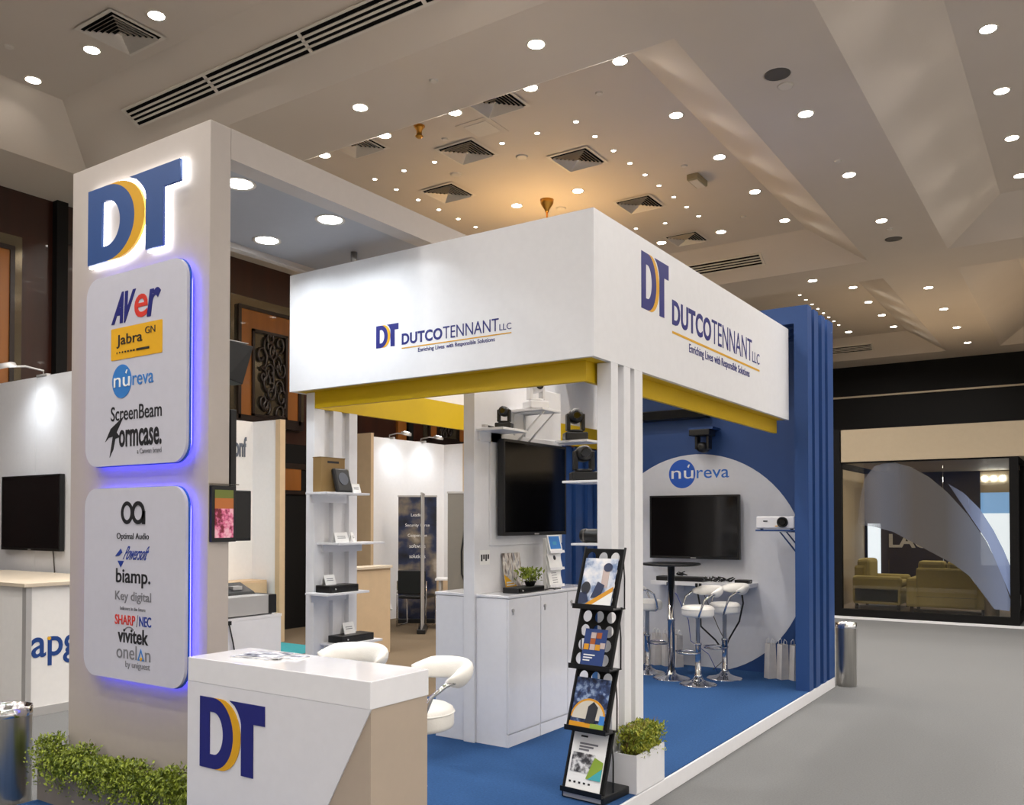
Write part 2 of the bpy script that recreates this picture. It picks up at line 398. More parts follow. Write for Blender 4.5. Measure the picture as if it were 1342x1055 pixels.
# linear grilles on the far slopes
SL = math.atan2(ZT - ZS, RUN)
def linear_grille(x0, x1, yf, label, nslot=4, h=.17):
    n = max(1, round((x1 - x0) / 1.22)); t = thing('linear_grille', label, 'ceiling vent', group='linear air grilles')
    yc = yf - RUN * .5; zc = (ZS + ZT) / 2
    M = Matrix.Translation((0, yc, zc)) @ Matrix.Rotation(-SL, 4, 'X')
    h2 = h / 2
    MB().box(x0, x1, -h2, h2, -.012, -.002, M).build('backing', grille, t)
    fr = MB()
    fr.box(x0 - .02, x1 + .02, -h2 - .02, -h2, -.022, 0, M).box(x0 - .02, x1 + .02, h2, h2 + .02, -.022, 0, M)
    for k in range(n + 1):
        xx = x0 + (x1 - x0) * k / n; fr.box(xx - .016, xx + .016, -h2, h2, -.022, 0, M)
    fr.build('frame', ventw, t)
    for k in range(1, nslot):
        yy = -h2 + h * k / nslot
        MB().box(x0, x1, yy - .009, yy + .009, -.022, -.012, M).build('slat', ventw, t)
linear_grille(-7.70, -2.9, 5.25, 'long linear air grille on the ceiling slope above the lit tower logo')
linear_grille(-5.25, -4.07, 13.1, 'linear air grille on the far slope above the white header', h=.2)
linear_grille(-5.3, -4.1, 20.95, 'distant linear air grille on the slope beside the blue portal', h=.2)

# small ceiling fittings
def disc(name, label, cat, x, y, z, r, m, h=.02, grp=None):
    t = thing(name, label, cat, (x, y, z), group=grp)
    MB().lathe([(r * .8, -h), (r, -h * .6), (r, 0)], n=20).build('body', m, t)
    MB().lathe([(r * 1.06, -.004), (r * 1.12, 0)], n=20, cap=False).build('rim', ventw, t)
    return t
dk = mat('speaker_grille', (84, 78, 72), 0.7)
disc('ceiling_speaker', 'dark round loudspeaker in the beam, nearer one', 'speaker', -2.15, 7.17, ZS, .105, dk, .008, 'ceiling loudspeakers')
disc('ceiling_speaker', 'dark round loudspeaker in the beam, farther one', 'speaker', -2.16, 12.23, ZS, .105, dk, .008, 'ceiling loudspeakers')
for x, y, z, l in ((-2.15, 7.4, ZS, 'pale disc next to the nearer ceiling loudspeaker'), (-2.16, 9.26, ZS, 'small disc midway along the long beam'), (-2.13, 11.79, ZS, 'small disc before the farther ceiling loudspeaker'),
                   (-4.58, 5.67, ZS, 'small disc between two downlights on the near cross beam'), (-5.76, 7.32, ZT, 'small disc next to the ceiling hatch'), (-6.24, 8.14, ZT, 'pale disc left of the chandelier stem'),
                   (-5.32, 8.16, ZT, 'pale disc left of the vent inside the star lights'), (-5.78, 9.8, ZT, 'dark disc behind the chandelier stem'), (-3.91, 7.35, ZT, 'small disc near the front right corner of the middle coffer'),
                   (-3.9, 9.41, ZT, 'small disc beside the emergency light'), (-3.9, 11.44, ZT, 'small disc at the far right of the middle coffer'), (-7.76, 3.79, ZT, 'small disc at the far left above the dark wood wall')):
    disc('smoke_detector', l, 'detector', x, y, z, .035 if 'small' in l else .065, ventw, .014, 'ceiling discs')
h = thing('ceiling_hatch', 'square flush access hatch between vents of the middle coffer', 'hatch', (-5.28, 7.34, ZT))
MB().box(-.2, .2, -.2, .2, -.006, 0).build('lid', ceilm, h); MB().box(-.14, .14, -.14, .14, -.011, -.006).build('inner_panel', ventw, h, .004)
h = thing('emergency_light', 'rectangular emergency light box beyond the star lights', 'light', (-3.91, 9.83, ZT))
MB().box(-.07, .07, -.16, .16, -.07, 0).build('housing', mat('old_plastic', (150, 136, 104), .6), h, .01); MB().box(-.05, .05, -.13, .13, -.078, -.07).build('diffuser', ventw, h)
h = thing('sprinkler', 'small brass sprinkler head at the near edge of the middle coffer', 'sprinkler', (-5.79, 6.93, ZT))
MB().lathe([(.05, 0), (.045, -.03), (.03, -.05), (.03, -.1), (.045, -.11), (.02, -.13)], n=14).build('body', brass, h); MB().lathe([(.06, -.001), (.06, -.008)], n=14).build('rose', brass, h)
h = thing('chandelier', 'brass chandelier stem hanging from the coffer behind the white header', 'chandelier', (-5.78, 9.45, ZT))
MB().lathe([(.09, 0), (.08, -.05), (.03, -.13), (.02, -.16)], n=16).build('ceiling_rose', brass, h); MB().tube([(0, 0, -.15), (0, 0, -1.5)], .012).build('stem', brass, h)
MB().tube([(.42 * math.cos(a * PI / 8), .42 * math.sin(a * PI / 8), -1.5) for a in range(16)], .014, closed=True).build('ring', brass, h)
MB().tube([(-.42, 0, -1.5), (.42, 0, -1.5)], .01).build('cross_bar', brass, h); MB().tube([(0, -.42, -1.5), (0, .42, -1.5)], .01).build('cross_bar', brass, h)
gl = mat('candle_bulb', (255, 220, 150), .4, emit=12, ecol=(1, .7, .3))
for a in range(8): MB().lathe([(.012, 0), (.022, .03), (.018, .06), (.002, .09)], c=(.42 * math.cos(a * PI / 4), .42 * math.sin(a * PI / 4), -1.485), n=10).build('bulb', gl, h)
ld = bpy.data.lights.new('chandelier_lamp', 'POINT'); ld.energy = 60; ld.color = (1, .64, .26); ld.shadow_soft_size = .3
lo = bpy.data.objects.new('chandelier_light', ld); COL.objects.link(lo); lo.parent = h; lo.location = (0, 0, -1.1)

# ------------------------------------------------------------------ wood wall bays on the left (facing +X)
for k, y0 in enumerate((-.37, 3.83, 8.03, 12.23, 16.43)):
    y1 = y0 + 1.06; z0, z1 = 3.1, 4.6
    f = lambda a, b_: (XW + .002 + b_ - .002, XW + b_)
    def slab(n, m, ya, yb, za, zb, d, d0=0.0): return box(n, m, (XW + d0, XW + d, ya, yb, za, zb), wl)
    slab('mirror_strip', mirror, y0 - .15, y1 + .15, z0 - .1, z1 + .18, .02)
    for ya, yb, za, zb in ((y0 - .05, y0, z0 - .06, z1 + .05), (y1, y1 + .05, z0 - .06, z1 + .05), (y0, y1, z1, z1 + .05), (y0 - .1, y1 + .1, z0 - .14, z0)): slab('moulding', dwood, ya, yb, za, zb, .07)
    for ya, yb, za, zb in ((y0, y0 + .19, z0, z1), (y1 - .22, y1, z0, z1), (y0 + .19, y1 - .22, z1 - .26, z1)): slab('orange_board', owood, ya, yb, za, zb, .05)
    slab('screen_back', mirror, y0 + .19, y1 - .22, z0, z1 - .26, .03)
    ya, yb, za, zb = y0 + .19, y1 - .22, z0, z1 - .26
    for q in ((ya, ya + .04, za, zb), (yb - .04, yb, za, zb), (ya, yb, zb - .04, zb), (ya, yb, za, za + .03)): slab('screen_frame', dwood, *q, .08)
    sc = MB(); rnd = random.Random(k)
    for s_ in range(16):
        cy = rnd.uniform(ya + .1, yb - .1); cz = za + .08 + (zb - za - .16) * s_ / 15; R0 = rnd.uniform(.07, .13); a0 = rnd.uniform(0, 6.28); d = rnd.choice((-1, 1)); pts = []
        for i in range(22):
            t_ = i / 21; r_ = R0 * (1.0 - .75 * t_); a = a0 + d * t_ * 8.0
            pts.append((XW + .06, min(yb - .03, max(ya + .03, cy + r_ * math.cos(a))), min(zb - .03, max(za + .03, cz + 1.5 * r_ * math.sin(a)))))
        sc.tube(pts, .02, 6)
    sc.build('carved_scrolls', dwood, wl)
    for q in ((y1 + .50, y1 + .63), (y0 - .65, y0 - .52)): slab('post', blackm, *q, 0, ZS, .10)
    slab('rail', dwood, y1 + .63, y0 + 4.2 - .65, 4.85, 5.0, .04); slab('rail', dwood, y1 + .63, y0 + 4.2 - .65, 2.75, 2.9, .05)
box('orange_board', owood, (XW, XW + .05, 11.36, 11.58, 2.9, 4.6), wl)
dd = struct(box('door_1', blackm, (XW, XW + .03, 7.6, 10.2, 0, 2.75)))
box('orange_panel', owood, (XW + .03, XW + .05, 8.72, 9.16, 2.06, 2.38), dd)
box('door_rail', dwood, (XW + .03, XW + .06, 7.6, 10.2, 2.38, 2.46), dd); box('door_rail', dwood, (XW + .03, XW + .06, 7.6, 10.2, 2.0, 2.05), dd)

# ------------------------------------------------------------------ the stand: platform, tower, canopy, header, portal
PZ = 0.10
pf = struct(box('floor_platform', white, (-4.76, -2.10, 1.7, 8.75, 0, PZ - .006), None, .004))
box('blue_carpet', carpetb, (-4.755, -2.112, 1.71, 8.745, PZ - .006, PZ), pf)

TX0, TX1, TY0, TY1, TZ = -4.70, -3.505, 2.645, 2.765, 3.527
tw = thing('logo_tower', 'tall off-white tower with roof canopy, carrying the lit logo and sponsor panels', 'tower', (0, 0, 0))
box('upright', towerm, (TX0, TX1, TY0, TY1, PZ, TZ), tw, .004)
box('canopy_beam', towerm, (TX1 - .12, TX1, TY1, 5.1, 3.375, TZ), tw)
box('canopy_beam', towerm, (TX0, TX0 + .06, TY1, 5.1, 3.375, TZ), tw)
box('canopy_beam', towerm, (TX0 + .06, TX1 - .12, 5.04, 5.1, 3.375, TZ), tw)
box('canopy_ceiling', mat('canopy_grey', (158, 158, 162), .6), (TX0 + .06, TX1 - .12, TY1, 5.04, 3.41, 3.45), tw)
CD = downlight_proto('canopy_downlight', 'x', .07, lensc, 6.5, COOL, 'x')
for i, (x, y, l) in enumerate(((-3.80, 3.05, 'cool white downlight in the canopy, nearest the tower'), (-3.80, 3.72, 'cool white downlight in the canopy, right one by the header'), (-4.42, 3.77, 'cool white downlight in the canopy, left one by the header'))):
    o = CD if i == 0 else dup(CD)
    o.location = (x, y, 3.409); o['label'] = l; o['group'] = 'canopy downlights'
p = thing('support_pole', 'short steel pole joining header and canopy', 'pole', (-4.135, 4.27, 3.32))
MB().tube([(0, 0, 0), (0, 0, .09)], .022, 14).build('tube', steel, p); MB().lathe([(.045, 0), (.045, .008)], n=16).build('foot_plate', steel, p)

# lit DT letters on the tower
sg = thing('lit_logo_sign', 'back-lit blue and yellow DT letters at the tower top', 'sign', (0, TY0, 2.985))
fit = (-4.476, -3.680, 2.965, 3.365)
lay = lambda a, th: (lambda u, v, t: (u, a - TY0 + th * (1 - t), v - 2.985))
g = .010
for polys, s_ in (([D_OUT, D_IN], (0, .53)), ([CRES], (.22, .64)), ([TEE], (.47, 1))):
    fb = sub(fit, s_[0], s_[1], 0, 1)
    shape(polys, ledw, sg, (fb[0] - g, fb[1] + g, fb[2] - g, fb[3] + g), lay(TY0 - .026, .014), 'light_halo')
dt_logo(sg, fit, lay(TY0 - .042, .014), navyl, gold)

# sponsor panels
def sponsor_panel(label, z0, z1):
    t = thing('sponsor_panel', label, 'sign', (-4.10, TY0, z0), group='sponsor panels')
    X0, X1 = -4.460 + 4.10, -3.602 + 4.10; H = z1 - z0
    MB().prism(rrect(X0, X1, 0, H, .10), lambda u, v, t_: (u, -.055 + .016 * (1 - t_), v)).build('board', panelw, t)
    MB().prism(rrect(X0 + .002, X1 + .004, -.004, H + .002, .10), lambda u, v, t_: (u, -.039 + .010 * (1 - t_), v)).build('blue_edge', edgeb, t)
    o = rrect(X0 + .03, X1 - .022, .02, H - .03, .085); i_ = rrect(X0 + .03, X1 - .03, .03, H - .03, .08); n = len(o)
    m = MB(); vs = [(u, -.028, v) for u, v in o] + [(u, -.008, v) for u, v in o]
    m.add(vs, [(k, (k + 1) % n, n + (k + 1) % n, n + k) for k in range(n)]); m.build('led_strip', ledb, t)
    return t
P1 = sponsor_panel('upper white sponsor panel with rounded corners and blue glow', 1.885, 2.875)
P2 = sponsor_panel('lower white sponsor panel with rounded corners and blue glow', .795, 1.77)
red = mat('red_print', (206, 52, 40), .5); orange = mat('amber_print', (226, 170, 30), .5); sky = mat('blue_print', (52, 122, 196), .5); royal = mat('royal_print', (34, 62, 150), .5); greyp = mat('grey_print', (120, 120, 126), .5)
def pf_(z0, k, c): return lambda th=.002: (lambda u, v, t: (u * k + 4.10, -.055 - th * t, v * k + c - z0))   # artwork size on the board
a1 = pf_(1.885, .979, .034); a2 = pf_(.795, 1.0, 0); f1 = a1(); f2 = a2(); f1b = a1(.004); f2b = a2(.004)
text('AV', navy, P1, (-4.318, -4.100, 2.635, 2.80), f1, .05, .24, space=.8)
text('e', red, P1, (-4.115, -3.995, 2.645, 2.765), f1, .012, .05)
text('r', navy, P1, (-4.005, -3.885, 2.64, 2.78), f1, .025, .22)
shape([rrect(-4.318, -3.873, 2.445, 2.612, .006, 2)], orange, P1, (-4.318, -3.873, 2.445, 2.612), f1, 'yellow_plate')
text('Jabra', ink, P1, (-4.265, -4.04, 2.505, 2.575), f1b, .006)
text('GN', ink, P1, (-4.015, -3.93, 2.555, 2.59), f1b)
for k in range(7): shape([[(0, 0), (0, 1), (1, 1), (1, 0)]], ink, P1, (-4.265 + k * .024, -4.265 + k * .024 + .006 + .002 * k, 2.478, 2.486), f1b, 'dash')
shape([[(0, 0), (0, 1), (1, 1), (1, 0)]], ink, P1, (-4.09, -3.98, 2.477, 2.488), f1b, 'dash')
def nureva(parent, box_, fn, fnb, circ, wht, letters):
    u0, u1, v0, v1 = box_; w = (u1 - u0); cw = (v1 - v0) * .98
    shape([arc(0, 0, 1, 1, 0, 354, 40)], circ, parent, (u0, u0 + cw, v0, v1), fn, 'blue_disc')
    text('nu', wht, parent, (u0 + cw * .1, u0 + cw * .93, v0 + (v1 - v0) * .33, v0 + (v1 - v0) * .62), fnb, .0)
    shape([[(0, .3), (.3, 1), (.6, 1), (.3, 0)]], wht, parent, (u0 + cw * .70, u0 + cw * .80, v0 + (v1 - v0) * .70, v0 + (v1 - v0) * .82), fnb, 'accent')
    text('reva', letters, parent, (u0 + cw * 1.05, u1, v0 + (v1 - v0) * .33, v0 + (v1 - v0) * .62), fn, .002)
nureva(P1, (-4.305, -3.945, 2.242, 2.418), f1, f1b, sky, paper, sky)
text('ScreenBeam', ink, P1, (-4.315, -3.875, 2.125, 2.20), f1, .004)
text('ormcase.', ink, P1, (-4.24, -3.875, 1.985, 2.075), f1, .02)
shape([[(.25, 0), (.42, .52), (.18, .5), (.0, .4), (.3, .72), (1, 1), (.62, .62), (.8, .5), (.55, .46), (.45, .2)]], ink, P1, (-4.365, -4.20, 1.935, 2.145), f1, 'swoosh_initial')
text('a Canwan brand', greyp, P1, (-4.08, -3.875, 1.945, 1.972), f1)
# lower panel
def ring(u0, u1, v0, v1, w, m, parent, fn):
    cx, cy, rx, ry = (u0 + u1) / 2, (v0 + v1) / 2, (u1 - u0) / 2, (v1 - v0) / 2
    shape([arc(cx, cy, rx, ry, 0, 354, 36), arc(cx, cy, rx - w, ry - w, 0, 354, 36)], m, parent, (u0, u1, v0, v1), fn, 'ring_emblem')
ring(-4.128, -4.025, 1.585, 1.700, .020, ink, P2, f2); ring(-4.035, -3.925, 1.585, 1.700, .020, ink, P2, f2b)
shape([[(0, 0), (0, 1), (1, 1), (1, 0)]], ink, P2, (-3.945, -3.922, 1.585, 1.65), f2b, 'stem')
text('Optimal Audio', ink, P2, (-4.164, -3.891, 1.50, 1.54), f2)
text('Powersoft', royal, P2, (-4.11, -3.871, 1.405, 1.475), f2, .002, .2)
shape([[(0, 0), (.5, 1), (.62, .5), (.5, .35), (.35, .1)]], royal, P2, (-4.178, -4.115, 1.42, 1.46), f2, 'emblem'); shape([[(0, 1), (1, 1), (.5, 0)]], royal, P2, (-4.155, -4.10, 1.365, 1.398), f2, 'emblem')
text('biamp.', ink, P2, (-4.168, -3.876, 1.265, 1.36), f2, .012)
text('Key digital', greyp, P2, (-4.174, -3.869, 1.185, 1.245), f2, .008)
text('believers in the future', greyp, P2, (-4.13, -3.915, 1.150, 1.168), f2)
text('SHARP', red, P2, (-4.174, -4.00, 1.075, 1.125), f2, .012); text('/', greyp, P2, (-3.99, -3.975, 1.07, 1.13), f2); text('NEC', royal, P2, (-3.965, -3.867, 1.075, 1.125), f2, .014)
text('vivitek', ink, P2, (-4.148, -3.89, .985, 1.06), f2, .02)
shape([arc(0, 0, 1, 1, 160, 20, 16) + arc(0, 0, .8, .8, 20, 160, 16)], greyp, P2, (-4.09, -4.01, 1.050, 1.068), f2, 'arch')
text('onel', greyp, P2, (-4.158, -3.985, .905, .975), f2); text('n', greyp, P2, (-3.915, -3.871, .905, .95), f2)
shape([[(0, 0), (.5, 1), (1, 0)], [(.2, .12), (.5, .75), (.8, .12)]], sky, P2, (-3.978, -3.922, .905, .965), f2, 'triangle'); shape([arc(0, 0, 1, 1, 0, 340, 12)], orange, P2, (-3.955, -3.938, .905, .922), f2b, 'dot')
text('by uniguest', greyp, P2, (-4.08, -3.875, .855, .895), f2)

# white header ring with yellow band
HX0, HX1, HY0, HY1, HZ0, HZ1 = -4.677, -2.268, 4.196, 7.848, 2.503, 3.32
hd = thing('booth_header', 'white header with company name over yellow band, spanning the stand', 'header', (0, 0, 0))
T = .03; I = .108; BZ = 2.39
for d in ((HX0, HX1, HY0, HY0 + T, HZ0, HZ1), (HX1 - T, HX1, HY0 + T, HY1, HZ0, HZ1), (HX0, HX0 + T, HY0 + T, 8.742, HZ0, HZ1)): box('fascia_panel', white, d, hd)
for d in ((HX0 + T, HX1 - T, HY0 + T, HY0 + I, HZ0 + .002, HZ0 + .012), (HX1 - I, HX1 - T, HY0 + I, HY1, HZ0 + .002, HZ0 + .012), (HX0 + T, HX0 + I, HY0 + I, 8.742, HZ0 + .002, HZ0 + .012)): box('soffit', yellow, d, hd)
for d in ((HX0 + I, HX1 - I, HY0 + I, HY0 + I + .03, BZ, HZ0 + .10), (HX1 - I - .03, HX1 - I, HY0 + I + .03, HY1, BZ, HZ0 + .10), (HX0 + I, HX0 + I + .03, HY0 + I + .03, 8.59, BZ, HZ0 + .10)): box('yellow_band', yellow, d, hd)
ff = plane_fn('F', HY0 - .002, .002); fr_ = plane_fn('R', HX1 + .002, .002)
def company(fn, a, b_, v, hgt, logo):
    dt_logo(hd, logo, fn, navy, gold)
    w = b_ - a
    text('DUTCO', navy, hd, (a, a + w * .390, v, v + hgt), fn, .03, space=1.06)
    text('TENNANT', navy, hd, (a + w * .398, a + w * .893, v, v + hgt * 1.04), fn, -.004)
    text('LLC', navy, hd, (a + w * .900, b_, v, v + hgt * .52), fn, -.004)
    shape([[(0, 0), (0, 1), (1, 1), (1, 0)]], gold, hd, (a, b_, v - hgt * .34, v - hgt * .25), fn, 'gold_line')
    tagline = ('Enriching', 'Lives', 'with', 'Responsible', 'Solutions'); span = (8.6, 4.8, 3.8, 10.6, 8.6); p0 = a + w * .16; unit = w * .70 / (sum(span) + 4 * .9)
    for wd, n_ in zip(tagline, span):
        low = .92 if wd in ('Enriching', 'Responsible') else .815
        text(wd, navy, hd, (p0, p0 + n_ * unit, v - hgt * low, v - hgt * .46), fn, .006); p0 += (n_ + .9) * unit
company(ff, -3.645, -2.809, 2.717, .072, (-3.863, -3.673, 2.718, 2.862))
company(fr_, 5.262, 7.03, 2.875, .165, (4.80, 5.205, 2.892, 3.240))

def fin_column(label, x0, x1, fins, recess, side):
    t = thing('fin_column', label, 'column', (0, 0, 0), group='white fin columns')
    for a, b_ in fins: box('fin', white, (x0, x1, a, b_, PZ, HZ0), t, .003)
    for (a, b_), (c, d) in zip(fins[:-1], fins[1:]): box('recess', white, (x0 + .005, x1 - recess, b_, c, PZ, HZ0), t)
    return t
fin_column('white ribbed column beside the magazine rack', -2.36, -2.268, ((4.405, 4.49), (4.565, 4.65), (4.705, 4.816)), .045, 1)
fin_column('white ribbed column carrying four small shelves', -4.62, -4.54, ((4.30, 4.40), (4.485, 4.57), (4.645, 4.73)), .04, 1)

# blue portal
pt = thing('blue_portal', 'tall blue portal of four ribs at the end of the stand', 'portal', (0, 0, 0))
FY = ((7.85, 7.98), (8.07, 8.21), (8.33, 8.44), (8.54, 8.745))
X0, X1, ZP, LW, BH = -4.70, -2.10, 3.52, .12, .155
for a, b_ in FY:
    m = MB(); m.box(X0, X0 + LW, a, b_, PZ, BZ - .005).box(X1 - LW, X1, a, b_, PZ, ZP - BH).box(X0, X1, a, b_, ZP - BH, ZP)
    m.build('rib', bluep, pt)
for (a, b_), (c, d) in zip(FY[:-1], FY[1:]):
    m = MB(); m.box(X0 + .04, X0 + LW - .04, b_, c, PZ, BZ - .005).box(X1 - LW + .01, X1 - .085, b_, c, PZ, ZP - BH).box(X0 + .05, X1 - .05, b_, c, ZP - BH + .04, ZP - .05)
    m.build('recess', bluep, pt)
bw = thing('blue_back_wall', 'blue back wall with large grey disc inside the portal', 'wall panel', (0, 8.60, PZ))
MB().box(X0 + LW + .07, X1 - LW - .002, 0, .06, 0, ZP - BH - PZ - .002).build('panel', bluep, bw)
cx, cz, R0 = -3.44, 1.17 - PZ, 1.125
a_cut = math.degrees(math.asin(cz / R0))
MB().prism([(u, v) for u, v in arc(cx, cz, R0, R0, -a_cut, 180 + a_cut, 72)], lambda u, v, t: (u, -.004 + .004 * (1 - t), max(v, .001))).build('grey_disc', greym, bw)
fw = lambda th: (lambda u, v, t: (u, -.004 - th * t, v - PZ))
nureva(bw, (-3.745, -3.09, 1.945, 2.245), fw(.003), fw(.006), mat('nureva_blue', (34, 90, 190), .5), paper, mat('nureva_letters', (44, 108, 196), .5))

# ------------------------------------------------------------------ displays and equipment
def tv(name, label, x0, x1, z0, z1, y, depth=.05, bezel=.018, face='F', grp=None, bracket=True):
    """face F: front at y looking -Y; R: front at x=y looking +X, x0..x1 run along Y"""
    t = thing(name, label, 'television', group=grp)
    if face == 'F':
        B = lambda a, b_, c, d, e, f: (a, b_, y + e, y + f, c, d)
    else:
        B = lambda a, b_, c, d, e, f: (y - f, y - e, a, b_, c, d)
    box('casing', black, B(x0, x1, z0, z1, .006, depth), t, .004)
    for q in ((x0, x1, z0, z0 + bezel * 1.4), (x0, x1, z1 - bezel, z1), (x0, x0 + bezel, z0 + bezel * 1.4, z1 - bezel), (x1 - bezel, x1, z0 + bezel * 1.4, z1 - bezel)): box('bezel', black, B(*q, 0, .006), t)
    box('screen', screen, B(x0 + bezel, x1 - bezel, z0 + bezel * 1.4, z1 - bezel, .003, .006), t)
    xm = (x0 + x1) / 2
    box('badge', alu, B(xm - .03, xm + .03, z0 + .006, z0 + .014, -.001, 0), t)
    return t
t = tv('wall_television', 'black television on the grey disc under the blue logo', -3.925, -2.955, 1.212, 1.867, 8.50, .05)
box('mount', black, (-3.6, -3.3, 8.55, 8.595, 1.4, 1.7), t)

dw = thing('display_wall', 'narrow white wall standing between the cabinets, carrying a television', 'wall panel', (0, 0, 0))
box('panel', white, (-3.594, -3.503, 4.78, 5.935, PZ, HZ0 + .1), dw, .003)
box('backing_board', white, (-3.503, -3.485, 4.95, 5.92, 1.43, 2.22), dw, .002)
t = tv('wall_television', 'black television on the white wall between the camera shelves', 5.0, 5.86, 1.497, 2.175, -3.41, .055, face='R')
box('mount', black, (-3.485, -3.463, 5.25, 5.6, 1.65, 2.0), t)

# cabinets
CZ = 1.104
def cabinet(label, y0, y1, handle=True):
    t = thing('cabinet', label, 'cabinet', group='white cabinets under the television')
    box('body', gloss, (-3.50, -3.252, y0 + .002, y1 - .002, PZ, CZ - .02), t)
    d = box('door', gloss, (-3.252, -3.236, y0 + .004, y1 - .004, PZ + .09, CZ - .024), t, .003)
    box('plinth', gloss, (-3.252, -3.24, y0 + .004, y1 - .004, PZ, PZ + .08), t)
    MB().lathe([(.012, 0), (.012, .008)], n=12, M=Matrix.Translation((-3.236, y0 + .05, CZ - .10)) @ Matrix.Rotation(PI / 2, 4, 'Y')).build('lock', alu, d)
    box('lock_tab', alu, (-3.236, -3.228, y0 + .046, y0 + .054, CZ - .13, CZ - .105), d)
cabinet('white cabinet at the near end, its side facing the counter', 4.80, 5.205)
cabinet('white cabinet second from the near end', 5.205, 5.58)
cabinet('white cabinet at the far end behind the magazine rack', 5.58, 5.96)
tag(box('worktop', gloss, (-3.502, -3.232, 4.796, 5.965, CZ - .018, CZ), None, .003), 'thin white worktop over the row of white cabinets', 'worktop')
t = thing('low_cupboard', 'white cupboard behind the narrow display wall, nearest the wooden counter', 'cabinet')
box('body', gloss, (-3.852, -3.598, 4.80, 5.96, PZ, CZ - .02), t, .003); box('top', gloss, (-3.856, -3.597, 4.795, 5.965, CZ - .018, CZ + .002), t, .003)

def shelf(label, d, brackets=(), grp=None):
    t = thing('shelf', label, 'shelf', group=grp)
    box('board', white, d, t, .002)
    for q in brackets: box('bracket', white, q, t)
    return t
def ptz(label, loc, m, s=1.0, rz=0.0, flip=False):
    t = thing('ptz_camera', label, 'camera', loc, rz, 'camera models on shelves')
    k = -1 if flip else 1
    Z = lambda z: k * z * s
    MB().box(-.07 * s, .07 * s, -.06 * s, .06 * s, Z(0), Z(.05)).build('base', m, t, .008 * s)
    MB().lathe([(.05 * s, Z(.05)), (.05 * s, Z(.065))], n=18).build('turntable', m, t)
    m2 = MB()
    for sgn in (-1, 1): m2.box(sgn * .045 * s - .012 * s, sgn * .045 * s + .012 * s, -.03 * s, .03 * s, Z(.06), Z(.165))
    m2.build('yoke', m, t, .006 * s)
    h_ = MB().lathe([(.012 * s, -.05 * s), (.038 * s, -.048 * s), (.045 * s, -.03 * s), (.045 * s, .03 * s), (.036 * s, .05 * s), (.01 * s, .056 * s)], n=20, M=Matrix.Translation((0, 0, Z(.15))) @ Matrix.Rotation(PI / 2, 4, 'X')).build('camera_head', m, t)
    MB().lathe([(.026 * s, 0), (.026 * s, .006 * s), (.018 * s, .004 * s)], n=18, M=Matrix.Translation((0, -.054 * s, Z(.15))) @ Matrix.Rotation(PI / 2, 4, 'X')).build('lens', screen, h_)
    return t
# shelves on the display wall (reach out along +X)
shelf('small white shelf at the near top corner of the display wall', (-3.503, -3.28, 4.80, 5.10, 2.215, 2.232), ((-3.503, -3.485, 4.82, 5.08, 2.15, 2.215),))
ptz('black camera on the shelf at the near top corner of the display wall', (-3.36, 4.93, 2.232), black, .8, math.radians(20))
t = thing('usb_stick', 'thin black cable adapter lying beside the near black camera', 'adapter', (-3.40, 4.74, 2.232)); MB().tube([(0, .03, .008), (0, .12, .008)], .007).build('plug', black, t); MB().box(-.012, .012, .0, .04, 0, .016).build('connector', alu, t)
s1 = shelf('white shelf on a triangular bracket above the television', (-3.503, -3.22, 5.20, 5.46, 2.385, 2.402))
for yy in (5.26, 5.40): MB().tube([(-3.495, yy, 2.15), (-3.495, yy, 2.38), (-3.24, yy, 2.383), (-3.495, yy, 2.15)], .008, 6).build('bracket', white, s1)
ptz('white camera on the bracket shelf above the television', (-3.33, 5.29, 2.402), white, 1.1, math.radians(60))
s1 = shelf('white shelf past the right edge of the television', (-3.503, -3.14, 5.875, 5.93, 2.195, 2.212))
box('board_end', white, (-3.42, -3.14, 5.70, 5.875, 2.195, 2.212), s1)
ptz('black dome camera on the shelf past the television edge', (-3.29, 5.79, 2.212), black, 1.25, math.radians(40))
s1 = shelf('white shelf with the largest black camera, behind the ribbed column', (-2.66, -2.362, 4.52, 4.78, 1.828, 1.842))
ptz('largest black camera, on the shelf behind the ribbed column', (-2.585, 4.65, 1.842), black, 1.12, math.radians(40))
s1 = shelf('white shelf with a black cylinder, behind the ribbed column', (-2.60, -2.362, 4.52, 4.78, 1.455, 1.468))
t = thing('cylinder_speaker', 'black cylindrical speaker lying on the lower shelf behind the column', 'speaker', (-2.48, 4.64, 1.512))
MB().lathe([(.036, -.11), (.042, -.10), (.042, .10), (.036, .11)], n=24, M=Matrix.Rotation(PI / 2, 4, 'Y')).build('body', black, t); MB().lathe([(.0435, -.085), (.0435, -.075)], n=24, M=Matrix.Rotation(PI / 2, 4, 'Y')).build('band', dk, t)

